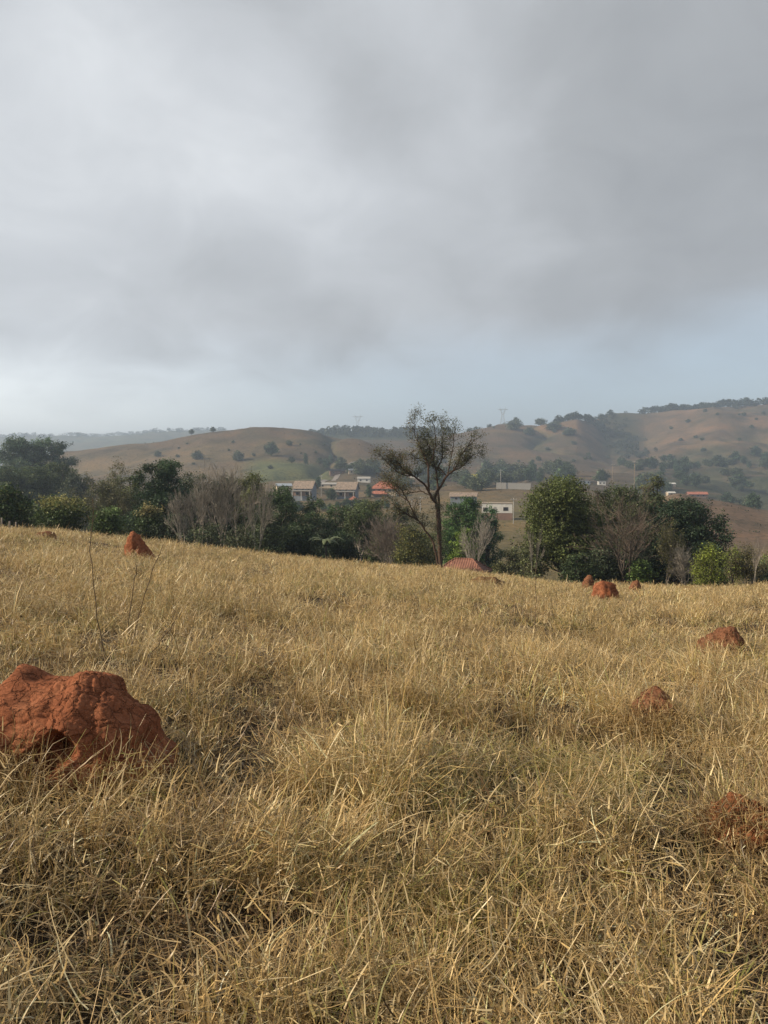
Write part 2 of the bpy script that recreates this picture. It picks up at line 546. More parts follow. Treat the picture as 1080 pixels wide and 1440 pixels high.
def patch_fields(x, y):
    hol = np.zeros(len(x))
    for hx, hy, rx, ry, hs_ in HOLLOWS:
        hol = np.maximum(hol, hs_ * np.exp(-(((x - hx) / rx) ** 2 + ((y - hy) / ry) ** 2)))
    n1 = fbm(x / 0.9, y / 0.9, 61, 3); n2 = fbm(x / 3.2, y / 3.2, 62, 3)
    hf = np.clip(0.86 + 0.95 * n1 + 0.5 * n2, 0.28, 1.6) * (1 - 0.66 * hol)
    green = sstep(0.12, 0.5, fbm(x / 1.6, y / 1.6, 63, 3) + 0.15 * n2 - 0.10)
    brown = np.maximum(sstep(0.1, 0.5, -n1 - 0.4 * n2), hol)
    lod = PI * 2 * vnoise(x / 1.7, y / 1.7, 64) + 1.2 * vnoise(x / 0.5, y / 0.5, 65)
    lods = np.clip(0.35 + 0.7 * fbm(x / 1.3, y / 1.3, 66, 2), 0.05, 1)
    return hf, green, brown, lod, lods, hol


STRAW = np.array([0.505, 0.36, 0.152]); PALE = np.array([0.79, 0.67, 0.42]); TANB = np.array([0.24, 0.15, 0.072])
GREEN = np.array([0.27, 0.27, 0.075]); DKB = np.array([0.17, 0.10, 0.05])


def blade_strip(base, az, L, th0, kap, w, col, segs, daz, side, kpos=None, kang=None):
    n = len(base)
    s = np.linspace(0, 1, segs + 1)
    th = th0[:, None] + kap[:, None] * s[None, :] ** 1.4
    if kpos is not None:
        th = th + kang[:, None] * np.clip((s[None, :] - kpos[:, None]) / 0.15, 0, 1)
    a = az[:, None] + daz[:, None] * s[None, :]
    ds = np.diff(s)[None, :] * L[:, None]
    thm = 0.5 * (th[:, 1:] + th[:, :-1]); am = 0.5 * (a[:, 1:] + a[:, :-1])
    dx = np.sin(thm) * np.cos(am) * ds; dy = np.sin(thm) * np.sin(am) * ds; dz = np.cos(thm) * ds
    P = np.zeros((n, segs + 1, 3))
    P[:, 1:, 0] = np.cumsum(dx, 1); P[:, 1:, 1] = np.cumsum(dy, 1); P[:, 1:, 2] = np.cumsum(dz, 1)
    P[:, :, 2] = np.maximum(P[:, :, 2], 0.012)
    P += base[:, None, :]
    prof = np.clip(1.15 - s, 0.12, 1) ** 0.6
    hw = 0.5 * w[:, None] * prof[None, :]
    sa = side[:, None] + 0.9 * daz[:, None] * s[None, :]
    S = np.stack([np.cos(sa) * hw, np.sin(sa) * hw, 0.35 * hw * np.sin(3 * side)[:, None]], -1)
    V = np.stack([P - S, P + S], 2).reshape(-1, 3)
    k = 2 * (segs + 1)
    i = (np.arange(n) * k)[:, None] + 2 * np.arange(segs)[None, :]
    q = np.stack([i, i + 1, i + 3, i + 2], -1).reshape(-1, 4)
    C = np.repeat(col, k, 0)
    return V, q, C


def lay_grass():
    VV, QQ, CC = [], [], []
    off = 0
    #        d0   d1  tufts/m2 blades wmul segs  lmul
    bands = ((1.15, 3.2, 40, 135, 1.0, 6, 0.92), (3.2, 6.5, 36, 110, 1.1, 5, 0.85), (6.5, 12, 30, 66, 1.45, 3, 0.78),
             (12, 22, 19, 40, 2.2, 3, 0.74), (22, 36, 13, 28, 3.4, 2, 0.75), (36, 66, 9, 20, 5.5, 2, 0.8))
    for d0, d1, td, nb, wm, segs, lm in bands:
        hw1 = 0.56 * d1 + 1.6
        nt = int(td * (d1 - d0) * 2 * hw1)
        y = rg.uniform(d0, d1, nt); x = rg.uniform(-hw1, hw1, nt)
        keep = np.abs(x) < 0.56 * y + 1.6
        x, y = x[keep], y[keep]
        nring = 0
        for mx, my, rx, ry in MOUNDS_XY:                    # grass grows thick against the foot of every mound
            if d0 <= my < d1 and my < 20:
                k = int(26 * (rx + 0.25) / 0.4) if rx < 0.4 else 16
                a = rg.uniform(-PI - 0.3, 0.3, k); f = rg.uniform(1.05, 1.45, k)
                ex = np.maximum(rx, 0.16) + 0.03; ey = np.maximum(ry, 0.12) + 0.05
                x = np.concatenate([x, mx + ex * f * np.cos(a)]); y = np.concatenate([y, my + ey * f * np.sin(a)]); nring += k
        hf, green, brown, lod, lods, hol = patch_fields(x, y)
        if nring:
            hf[-nring:] = np.maximum(hf[-nring:], 0.95)
        keep = rg.random(len(x)) < np.clip(0.6 + 0.5 * hf, 0.5, 1)
        x, y, hf, green, brown, lod, lods, hol = [k[keep] for k in (x, y, hf, green, brown, lod, lods, hol)]
        nt = len(x)
        tr = rg.uniform(0.4, 1.5, nt)                     # vigour of each tuft
        tcol = rg.normal(0, 0.21, nt)
        up = rg.random(nt)
        green = np.clip(green + 1.2 * (up < 0.05), 0, 1.6)
        brown = np.clip(brown + 0.8 * (up > 0.90), 0, 1)
        tall = (up > 0.05) & (up < 0.13)
        tr = np.where(tall, np.maximum(tr, 1.1) * 1.25, tr); lods = np.where(tall, lods * 0.25, lods)
        ti = np.repeat(np.arange(nt), nb)
        n = len(ti)
        kind = rg.random(n)
        lie = kind < 0.38                                   # fallen thatch
        stem = (kind >= 0.38) & (kind < 0.60)
        pale = kind > (0.94 if wm < 2 else 0.98)
        ra = rg.uniform(0, 2 * PI, n); rr = np.abs(rg.normal(0, 0.10, n)) * (1 + 0.15 * wm) * np.where(lie, 1.6, 1.0)
        bx = x[ti] + rr * np.cos(ra); by = y[ti] + rr * np.sin(ra)
        az = ra + rg.normal(0, 0.6, n)
        useL = rg.random(n) < lods[ti]
        az = np.where(useL, lod[ti] + rg.normal(0, 0.55, n), az)
        L = rg.uniform(0.14, 0.36, n) * hf[ti] * tr[ti]
        L = np.where(stem, rg.uniform(0.16, 0.42, n) * hf[ti] * np.clip(tr[ti], 0.7, 1.25), L)
        L = np.where(lie, rg.uniform(0.10, 0.36, n) * np.clip(hf[ti] + 0.25, 0.75, 1.1), L)
        th0 = np.abs(rg.normal(0.18, 0.30, n)) + 0.45 * useL * lods[ti]
        th0 = np.where(lie, rg.uniform(0.6, 1.62, n), th0)
        kap = np.where(stem, rg.normal(0.12, 0.22, n), rg.gamma(2.0, 0.5, n))
        kap = np.where(lie, rg.normal(0.15, 0.4, n), kap)
        w = np.where(stem, rg.uniform(0.0016, 0.0032, n), rg.uniform(0.0028, 0.0060, n))
        w = np.where((~stem) & (~lie) & (rg.random(n) < 0.30), rg.uniform(0.0055, 0.0105, n) / wm ** 0.5, w)
        bits = lie & (rg.random(n) < 0.5)
        L = np.where(bits, rg.uniform(0.04, 0.15, n), L); th0 = np.where(bits, rg.uniform(0.2, 2.0, n), th0); kap = np.where(bits, rg.normal(0.6, 0.9, n), kap)
        w = np.where(bits, rg.uniform(0.004, 0.0085, n) / wm ** 0.35, w)
        w = np.where(pale, rg.uniform(0.005, 0.010, n) / wm ** 0.5, w) * wm
        L = np.where(pale, L * 0.7, L); kap = np.where(pale, rg.gamma(3.0, 0.8, n), kap)
        L = L * lm
        zlift = np.where(lie, rg.uniform(0.0, 0.24, n) ** 1.0 * hf[ti], 0.0)
        kpos = rg.uniform(0.2, 0.8, n); kang = np.where(rg.random(n) < 0.3, rg.normal(0.9, 0.6, n), 0.0)
        az = np.where(lie & (rg.random(n) < 0.6), rg.uniform(0, 2 * PI, n), az)
        bz = H(bx, by) + zlift - 0.01
        # keep out of the termite mounds
        ok = np.ones(n, bool)
        for mx, my, rx, ry in MOUNDS_XY:
            ok &= ((bx - mx) / rx) ** 2 + ((by - my) / ry) ** 2 > 1.0
        # colour
        t = rg.random(n)
        col = np.tile(STRAW, (n, 1))
        col = lerp(col, PALE, sstep(0.55, 1.0, t) * 0.75)
        col = lerp(col, TANB, sstep(0.5, 0.0, t) * 0.55 + 0.0)
        low = (~lie) & (~stem) & (~pale) & (rg.random(n) < 0.10 + 0.25 * green[ti])
        L = np.where(low, rg.uniform(0.08, 0.2, n), L); kap = np.where(low, rg.gamma(2.0, 0.6, n), kap)
        gsel = np.clip(low * 0.8 + (rg.random(n) < (0.07 + 0.42 * green[ti])) * rg.uniform(0.35, 1, n) * (~pale), 0, 1)
        col = lerp(col, GREEN, gsel)
        col = lerp(col, DKB, np.clip(brown[ti] * rg.uniform(0.1, 0.85, n) + 0.35 * lie * rg.random(n), 0, 1) * (~pale))
        col = lerp(col, PALE * 1.08, pale * 0.9)
        col = np.clip(col * (1 + tcol[ti] + rg.normal(0, 0.12, n))[:, None], 0.02, 0.8)
        daz = rg.normal(0, 0.5, n)
        side = az + PI / 2 + rg.normal(0, 0.7, n)
        sel = np.nonzero(ok)[0]
        V, q, C = blade_strip(np.stack([bx, by, bz], -1)[sel], az[sel], L[sel], th0[sel], kap[sel], w[sel], col[sel], segs, daz[sel], side[sel], kpos[sel], kang[sel])
        VV.append(V); QQ.append(q + off); CC.append(C); off += len(V)
        # seed heads: one narrow fluffy spike on some upright stems
        hs = np.nonzero(ok & stem & (rg.random(n) < 0.10))[0]
        if len(hs):
            tip = th0[hs] + 0.55 * kap[hs]
            k = len(hs)
            top = np.stack([bx[hs] + np.sin(tip) * np.cos(az[hs]) * L[hs] * 0.9, by[hs] + np.sin(tip) * np.sin(az[hs]) * L[hs] * 0.9, bz[hs] + np.cos(tip) * L[hs] * 0.9], -1)
            V, q, C = blade_strip(top, az[hs], rg.uniform(0.05, 0.11, k), tip, rg.uniform(0, 0.7, k), rg.uniform(0.004, 0.008, k) * wm ** 0.8,
                                  np.clip(np.tile(PALE * np.array([1.0, 0.93, 0.8]), (k, 1)) * rg.uniform(0.65, 1.0, (k, 1)), 0, 0.8), 2, np.zeros(k), az[hs] + PI / 2)
            VV.append(V); QQ.append(q + off); CC.append(C); off += len(V)
    me = raw_mesh('grass', np.concatenate(VV), np.zeros((0, 3), int), np.concatenate(QQ), M_GRASS, np.concatenate(CC), None, True)
    o = bpy.data.objects.new('grass', me)
    COL.objects.link(o)
    tag(o, 'tall dry straw coloured grass covering the whole sloping field', 'grass', None, 'stuff')


# ------------------------------------------------------------------ termite mounds
def ico(sub):
    bm = bmesh.new()
    bmesh.ops.create_icosphere(bm, subdivisions=sub, radius=1.0)
    v = np.array([p.co[:] for p in bm.verts])
    f = np.array([[p.index for p in q.verts] for q in bm.faces])
    bm.free()
    return v, f


def termite(lobes, holes=(), sub=6, seed=0, plate=0.075, crack=0.010, lump=0.03, k=0.09, fine=0.006, c0=(0, 0, 0.12)):
    """smooth union of ellipsoids, star-shaped about c0, with cracked plates"""
    D, f = ico(sub)
    c0 = np.array(c0)

    ph = np.array([0.0, 1.7, 3.1]) + seed

    def sdf(p):
        p = p + 0.022 * np.sin(p[:, [1, 2, 0]] * 13 + ph) + 0.012 * np.sin(p[:, [2, 0, 1]] * 31 + ph * 2)
        acc = None
        for (c, r) in lobes:
            q = (p - np.array(c)) / np.array(r)
            d = (np.linalg.norm(q, axis=1) - 1) * min(r)
            if acc is None: acc = d
            else:
                h = np.clip(0.5 + 0.5 * (d - acc) / k, 0, 1)
                acc = d * (1 - h) + acc * h - k * h * (1 - h)
        for (c, r) in holes:
            q = (p - np.array(c)) / np.array(r)
            d = -(np.linalg.norm(q, axis=1) - 1) * min(r)
            kk = 0.02
            h = np.clip(0.5 - 0.5 * (d - acc) / kk, 0, 1)
            acc = d * (1 - h) + acc * h + kk * h * (1 - h)
        return acc
    lo = np.zeros(len(D)); hi = np.full(len(D), 0.0)
    ts = np.linspace(0.0, 1.6, 160)
    inside = np.ones(len(D), bool)
    hit = np.full(len(D), 1.6)
    for t in ts[1:]:
        s = sdf(c0 + D * t)
        new = inside & (s > 0)
        hit[new] = t; inside &= ~new
    lo = hit - 0.0101; hi = hit.copy()
    for _ in range(12):
        mid = 0.5 * (lo + hi)
        s = sdf(c0 + D * mid[:, None])
        lo = np.where(s <= 0, mid, lo); hi = np.where(s <= 0, hi, mid)
    P = c0 + D * lo[:, None]
    disp = np.zeros(len(D))
    o = Vector((seed * 3.7, seed * 1.3, seed * 2.1))
    for i, p in enumerate(P):
        q = Vector(p)
        w = q + 0.03 * Vector((mnoise.noise(q * 12 + o), mnoise.noise(q * 12 + o + Vector((5, 0, 0))), mnoise.noise(q * 12 + o + Vector((0, 5, 0)))))
        ds, _ = mnoise.voronoi(w / plate + o)
        e = ds[1] - ds[0]
        d2, _ = mnoise.voronoi(w / (plate * 0.38) + o * 2)
        e2 = d2[1] - d2[0]
        area = 0.35 + 0.65 * max(0, min(1, 0.5 + 1.6 * mnoise.noise(q * 4 + o)))
        disp[i] = (lump * mnoise.fractal(q * 5.0 + o, 1.0, 2.0, 4) - crack * area * math.exp(-(e / 0.11) ** 2) - 0.35 * crack * math.exp(-(e2 / 0.16) ** 2)
                   + crack * 0.35 * min(1, ds[0]) + fine * mnoise.fractal(q * 45 + o, 0.9, 2.1, 3))
    return P + D * disp[:, None], f


def mound(g, label, lobes, holes=(), mat=None, rz=0.0, foot=None, loose=None, **kw):
    v, f = termite(lobes, holes, **kw)
    o = bpy.data.objects.new('termite_mound', raw_mesh('termite_mound', v, f, np.zeros((0, 4), int), mat or M_MOUND, None, None, True))
    COL.objects.link(o)
    o.location = [float(q) for q in g]
    o.rotation_euler = (0, 0, rz)
    tag(o, label, 'termite mound', 'termite mounds in the dry field')
    if foot: MOUNDS_XY.append((g[0] + foot[2], g[1] + foot[3], foot[0], foot[1]))
    return o


# the big one at the left: laid out in metres about its own foot
bgx, bgy = at(118, 1000, 4.25)[:2]
bg = np.array([bgx, bgy, h1(bgx, bgy) + 0.01])
HOLLOWS.append((bgx - 0.05, bgy - 0.58, 0.42, 0.24, 0.9))
mound(bg, 'large cracked red termite mound with a dark hollow and a small knob', [
    ((0.02, 0.05, 0.08), (0.33, 0.37, 0.41)), ((-0.28, 0.10, 0.10), (0.38, 0.38, 0.37)), ((0.27, 0.02, -0.06), (0.24, 0.26, 0.24)), ((0.17, 0.0, 0.06), (0.22, 0.24, 0.27)),
    ((-0.40, 0.16, 0.42), (0.075, 0.08, 0.10)), ((-0.50, -0.08, 0.05), (0.30, 0.30, 0.24)), ((0.0, -0.22, 0.0), (0.34, 0.22, 0.18))],
    [((-0.07, -0.42, 0.19), (0.15, 0.20, 0.12)), ((-0.14, -0.36, 0.10), (0.08, 0.20, 0.10)), ((-0.04, -0.30, 0.16), (0.06, 0.19, 0.07))],
    sub=7, seed=2, foot=(0.56, 0.33, -0.05, 0.06), lump=0.028, crack=0.012, plate=0.085, fine=0.0025, c0=(0.0, 0.08, 0.12))


def small_mound(px, py, label, w, hgt, seed, mat=None, lobes=None, sub=5, dmax=60, sink=0.0, fk=1.0, **kw):
    g = on_ground(px, py, dmax=dmax)
    g[2] -= 0.03 + sink
    lb = lobes or [((0, 0, hgt * 0.25), (w * 0.5, w * 0.45, hgt * 0.75)), ((w * 0.22, 0.03, hgt * 0.1), (w * 0.34, w * 0.34, hgt * 0.6)), ((-w * 0.2, -0.02, hgt * 0.05), (w * 0.36, w * 0.34, hgt * 0.62))]
    return mound(g, label, lb, mat=mat, seed=seed, sub=sub, foot=(w * 0.30 * fk, w * 0.20 * fk, 0, 0.05), k=0.06, c0=(0, 0, hgt * 0.2), **kw)


# pointed one near the trees at the left
small_mound(192, 789, 'pointed rust red termite mound leaning left of the bare trees', 0.9, 0.9, 3, lobes=[
    ((-0.03, 0, 0.30), (0.28, 0.30, 0.54)), ((0.14, 0, 0.12), (0.30, 0.30, 0.38)), ((0.30, 0, 0.02), (0.24, 0.26, 0.26))], lump=0.05)
small_mound(850, 845, 'round red termite mound with flat top by the right trees', 0.74, 0.62, 4, lump=0.05)
small_mound(893, 838, 'small pinkish termite mound with a grassy skirt', 0.46, 0.66, 5, mat=M_MOUNDP)
small_mound(827, 829, 'tiny pale termite mound tip behind the round red mound', 0.46, 0.66, 6, mat=M_MOUNDP)
small_mound(1018, 925, 'red topped termite mound wrapped in grey dry grass', 0.62, 0.43, 7, fk=0.4, mat=M_MOUNDP, sub=6, lump=0.05)
small_mound(925, 1030, 'low worn termite mound sunk in straw', 0.42, 0.36, 8, fk=0.9, sub=6, lump=0.05, mat=M_MOUNDP)
small_mound(1056, 1180, 'broken orange termite mound crumbling among straw stalks', 0.52, 0.205, 9, fk=0.6, sub=6, lump=0.075, crack=0.02, plate=0.05, mat=termite_mat('crumbled_termite_earth', (0.225, 0.088, 0.042)))
small_mound(683, 822, 'flat brown earth heap near the tiled roof', 1.3, 0.30, 10, mat=M_THATCHHEAP)
small_mound(963, 832, 'wide brown earth heap below the yellow green bush', 0.9, 0.28, 11, mat=M_THATCHHEAP)
small_mound(64, 757, 'reddish earth heap below the yellow tipped bush', 0.7, 0.30, 12, sink=0.02, mat=M_MOUNDP)

lay_grass()


# ------------------------------------------------------------------ weeds standing over the grass
def weed(px, py, stems, label, seed):
    rr = np.random.default_rng(seed)
    g = on_ground(px, py)
    mb = MB()
    for pts in stems:
        P = np.array([at(a, b, g[1] + dd)for a, b, dd in pts]) - g
        P[0] = (P[0][0], P[0][1], P[0][2])
        n = 14
        t = np.linspace(0, len(P) - 1, n)
        Q = np.stack([np.interp(t, range(len(P)), P[:, k]) for k in range(3)], -1)
        Q[1:-1] += rr.normal(0, 0.006, (n - 2, 3))
        mb.tube(Q, np.linspace(0.006, 0.0024, n), 5)
        for q in range(9):                                   # dried pods and broken side twigs
            k = rr.integers(4, n - 1)
            d = rr.normal(0, 1, 3); d[2] = abs(d[2]) + 0.6
            d = d / np.linalg.norm(d) * rr.uniform(0.02, 0.07)
            mb.tube(np.array([Q[k], Q[k] + d * 0.6, Q[k] + d + [0, 0, 0.01]]), [0.0016, 0.0012, 0.0028], 4)
    o = mb.build('dry_weed', solid('dead_stem', (0.10, 0.07, 0.045), 0.9, 8, 0.3) if 'dead_stem' not in bpy.data.materials else bpy.data.materials['dead_stem'], None, True)
    o.location = [float(q) for q in g]
    tag(o, label, 'weed', 'dead weed stalks standing over the grass')


weed(150, 935, [[(150, 935, 0), (146, 915, 0), (136, 865, 0.02), (130, 800, 0.02), (128, 745, 0.03), (130, 700, 0.05)]], 'tall thin dead weed stalk curving straight up before the bushes', 1)
weed(183, 920, [[(183, 925, 0), (186, 905, 0), (202, 840, 0.03), (218, 795, 0.05), (229, 766, 0.06)], [(180, 925, 0), (181, 870, 0.05), (190, 815, 0.1), (193, 795, 0.1)]], 'dead weed with two slanting stalks', 2)
weed(200, 940, [[(200, 940, 0), (222, 905, 0.05), (242, 880, 0.08), (256, 860, 0.1)]], 'short dead weed stalk leaning right with a brushy tip', 3)
weed(752, 900, [[(752, 905, 0), (753, 860, 0.02), (753, 815, 0.03), (754, 790, 0.04)]], 'single thin dead weed stalk in mid field', 4)


# ------------------------------------------------------------------ trees
def leaf_quads(rng, C, size, col, up=0.5, aspect=0.6):
    n = len(C)
    nrm = rng.normal(0, 1, (n, 3)); nrm[:, 2] = np.abs(nrm[:, 2]) + up
    nrm /= np.linalg.norm(nrm, axis=1)[:, None]
    a = rng.normal(0, 1, (n, 3)); a -= (a * nrm).sum(1)[:, None] * nrm
    a /= np.linalg.norm(a, axis=1)[:, None] + 1e-9
    b = np.cross(nrm, a)
    s = np.broadcast_to(size, (n,)) * rng.uniform(0.6, 1.3, n)
    A = a * s[:, None] * 0.5; Bv = b * (s * aspect)[:, None] * 0.5
    lift = nrm * (s * 0.12)[:, None]
    V = np.stack([C - A, C + Bv - 0.15 * A + lift, C + A, C - Bv - 0.15 * A + lift], 1).reshape(-1, 3)
    q = np.arange(n)[:, None] * 4 + np.arange(4)[None, :]
    return V, q, np.repeat(col, 4, 0)


def wig(rng, p0, p1, n=6, amp=0.08):
    t = np.linspace(0, 1, n)[:, None]
    P = p0 + (p1 - p0) * t
    L = np.linalg.norm(p1 - p0)
    P[1:-1] += rng.normal(0, amp * L / n ** 0.5 * 0.6, (n - 2, 3))
    return P


def crown_tree(seed, Ht, W, base=0.25, col=(0.06, 0.08, 0.03), col2=None, leaf=0.2, dens=1.0, bark=None, nl=9, flat=1.0, trunk_r=None, clus=0.36, stems=1, col2_top=0.0, gap=0.0, per=13, trunk_show=True):
    """returns (trunk MB, crown MB): leaf clusters through lobes of an uneven crown"""
    rng = np.random.default_rng(seed)
    tb, cb = MB(), MB()
    z0 = Ht * base
    ch = Ht - z0
    trunk_r = trunk_r or 0.022 * Ht + 0.02
    lobes = []
    nl = int(nl * 1.6)
    for i in range(nl):
        a = i * 2.399 + rng.uniform(-0.4, 0.4)
        zz = ((i + 0.5) / nl) ** 0.85
        prof = math.sin(PI * (0.16 + 0.68 * zz)) ** 0.8
        rad = W * 0.5 * prof * rng.uniform(0.35, 0.80)
        r = W * rng.uniform(0.11, 0.25) * (1.15 - 0.35 * zz)
        rz = min(r * rng.uniform(0.6, 0.95) * flat, ch * 0.33)
        c = np.array([rad * math.cos(a), rad * math.sin(a), z0 + rz * 0.8 + (ch - 1.75 * rz) * zz])
        lobes.append((c, r, rz))
    c = np.array([rng.normal(0, 0.08) * W, rng.normal(0, 0.08) * W, Ht - ch * 0.15]); lobes.append((c, W * 0.16, ch * 0.15))
    c = np.array([0, 0, z0 + ch * 0.45]); lobes.append((c, W * 0.27, ch * 0.3))
    tops = []
    for sidx in range(stems):
        off = np.array([rng.normal(0, 0.12) * W, rng.normal(0, 0.12) * W, 0]) * (stems > 1)
        p0 = off * 0.5 + np.array([0, 0, -0.3]); p1 = off + np.array([rng.normal(0, 0.03) * W, rng.normal(0, 0.03) * W, z0 + ch * 0.45])
        P = wig(rng, p0, p1, 8, 0.10)
        tb.tube(P, np.linspace(trunk_r, trunk_r * 0.5, 8) / (stems ** 0.5), 7)
        tops.append(P)
    for (c, r, rz) in lobes:
        P = tops[rng.integers(len(tops))]
        k = min(7, max(2, int(8 * (c[2] - 0.28 * ch) / (z0 + ch * 0.45)) - 1))
        s = P[k]
        mid = s * 0.45 + c * 0.55 + np.array([0, 0, -0.08 * ch])
        Q = np.array([s, s * 0.7 + mid * 0.3, mid, (mid + c) / 2 + rng.normal(0, 0.03 * W, 3), c])
        tb.tube(Q, np.linspace(trunk_r * 0.45, trunk_r * 0.14, 5), 5)
        n = max(6, int(dens * 4.6 * (r * r + r * rz) / (clus * clus)))
        d = rng.normal(0, 1, (n, 3)); d /= np.linalg.norm(d, axis=1)[:, None]
        rad = rng.uniform(0.25, 1.0, n) ** 0.45 * (1 + 0.30 * np.abs(rng.normal(0, 1, n)) * (rng.random(n) < 0.30))
        Cc = c + d * rad[:, None] * np.array([r, r, rz])
        if gap > 0:
            nv = np.array([mnoise.noise(Vector(q * (1.6 / W * 4)) + Vector((seed, 0, 0))) for q in Cc])
            Cc = Cc[nv > -0.35 + gap]
        for j in rng.choice(len(Cc), min(len(Cc), 9), replace=False) if len(Cc) else ():
            tb.tube(np.array([c, (c + Cc[j]) / 2 + rng.normal(0, 0.04 * W, 3) * 0.6, Cc[j]]), [trunk_r * 0.13, trunk_r * 0.09, 0.008], 4, cap=False)
        n = len(Cc)
        if not n: continue
        ci = np.repeat(np.arange(n), per)
        L = Cc[ci] + rng.normal(0, clus * 0.55, (n * per, 3)) * np.array([1, 1, 0.75])
        L[:, 2] = np.maximum(L[:, 2], 0.15)
        cc = np.tile(np.array(col), (n, 1)) * (np.exp(rng.normal(0, 0.22)) * (1 + rng.normal(0, 0.28, n)))[:, None] * np.array([1, 1, 1])
        if col2 is not None:
            frac = (rng.random(n) < 0.3) * 0.9
            if col2_top > 0:
                frac = np.clip((Cc[:, 2] - (Ht * (1 - col2_top))) / (Ht * 0.2), 0, 1) * (rng.random(n) < 0.75)
            cc = cc + (np.array(col2) - cc) * frac[:, None]
        lc = np.clip(np.array([1.5, 1.68, 1.5]) * cc[ci] * (1 + rng.normal(0, 0.2, (n * per, 1))), 0.008, 0.6)
        cb.add(*leaf_quads(rng, L, leaf, lc))
    return tb, cb


def put_tree(px, top, d, wpx, label, seed, group=None, bark=None, name='tree', cat='tree', **kw):
    u, t = ut(px, top)
    x, y = u * d, d
    z = h1(x, y)
    Ht = EYE + t * d - z
    W = wpx / F * d
    tb, cb = crown_tree(seed, Ht, W, **kw)
    e = empty(name, (x, y, z), label, cat, group)
    tb.build('trunk' if cat == 'tree' else 'stem', bark or M_BARK, e, True, False)
    cb.build('crown' if cat == 'tree' else 'foliage', M_LEAF, e)
    return e


def bare_tree(seed, Ht, W, levels=5, stems=1, r0=None, lean=0.0, leafc=None, leafn=0, spread=0.55, leaf=0.12, first=0.3):
    rng = np.random.default_rng(seed)
    tb, cb, lb = MB(), MB(), MB()
    r0 = r0 or 0.012 * Ht + 0.02
    tips = []

    def grow(p, d, L, r, lv):
        n = 6 if lv < 2 else 4
        P = [p]
        dd = d.copy()
        for k in range(n - 1):
            dd = dd + rng.normal(0, 0.13, 3) + np.array([0, 0, 0.07])
            dd /= np.linalg.norm(dd)
            P.append(P[-1] + dd * L / (n - 1))
        P = np.array(P)
        r1 = r * (0.5 if lv < levels - 1 else 0.35)
        (tb if lv < 2 else cb).tube(P, np.maximum(np.linspace(r, r1, n), 0.0085), 6 if lv < 2 else 3, cap=False)
        if lv >= levels - 1:
            tips.append(P[-1]); tips.append(P[-2])
            return
        nc = rng.integers(3, 6) if lv > 0 else rng.integers(5, 8)
        for c in range(nc):
            f = rng.uniform(first if lv == 0 else 0.25, 1.0) if c else 1.0
            k = f * (n - 1); i = min(int(k), n - 2)
            q = P[i] + (P[i + 1] - P[i]) * (k - i)
            td = P[i + 1] - P[i]; td /= np.linalg.norm(td)
            a = rng.normal(0, 1, 3); a -= a.dot(td) * td; a /= np.linalg.norm(a)
            ang = rng.uniform(0.6, 1.25) * spread if c else rng.uniform(0.1, 0.3)
            nd = td * math.cos(ang) + a * math.sin(ang)
            rr = r + (r1 - r) * f
            grow(q, nd, L * rng.uniform(0.5, 0.72), rr * rng.uniform(0.5, 0.7), lv + 1)
    for s in range(stems):
        a = s * 2 * PI / stems + rng.uniform(0, 1)
        t = 0.0 if stems == 1 else rng.uniform(0.08, 0.3)
        d = np.array([math.cos(a) * math.sin(t) + lean, math.sin(a) * math.sin(t), math.cos(t)])
        grow(np.array([math.cos(a), math.sin(a), 0]) * (0.12 if stems > 1 else 0) + np.array([0, 0, -0.25]), d / np.linalg.norm(d), Ht * 0.52 * rng.uniform(0.8, 1), r0 / stems ** 0.4, 0)
    # fit to the wanted height and width
    allv = np.concatenate(cb.v)
    sz = Ht / np.percentile(allv[:, 2], 99.5)
    ext = np.percentile(np.abs(allv[:, :2]), 97)
    sx = min(max(W * 0.5 / ext, 0.35), 2.2)
    S = np.array([sx, sx, sz])
    for b in (tb, cb):
        b.v = [q * S for q in b.v]
    if leafn:
        T = np.array(tips) * S
        n = len(T)
        pick = rng.random(n) < 0.8
        T = T[pick]; ci = np.repeat(np.arange(len(T)), leafn)
        L = T[ci] + rng.normal(0, 0.16, (len(ci), 3))
        lc = np.clip(np.tile(np.array(leafc), (len(T), 1))[ci] * (1 + rng.normal(0, 0.3, (len(T), 1)))[ci] * (1 + rng.normal(0, 0.2, (len(ci), 1))), 0.01, 0.6)
        lb.add(*leaf_quads(rng, L, leaf, lc))
    return tb, cb, lb


def put_bare(px, top, d, wpx, label, seed, group=None, bark=None, twig=None, name='bare_tree', cat='tree', **kw):
    u, t = ut(px, top)
    x, y = u * d, d
    z = h1(x, y)
    Ht = EYE + t * d - z
    tb, cb, lb = bare_tree(seed, Ht, wpx / F * d, **kw)
    e = empty(name, (x, y, z), label, cat, group)
    tb.build('trunk', bark or M_BARKG, e, True, False)
    cb.build('branches', twig or M_TWIG, e, False, False)
    if lb.n: lb.build('crown', M_LEAF, e)
    return e


DKG = (0.035, 0.052, 0.022); OLV = (0.075, 0.08, 0.03); MID = (0.06, 0.085, 0.028); GRY = (0.105, 0.11, 0.065); YEL = (0.20, 0.175, 0.05)
GT = 'trees along the far edge of the field'
GS = 'shrubs along the far edge of the field'

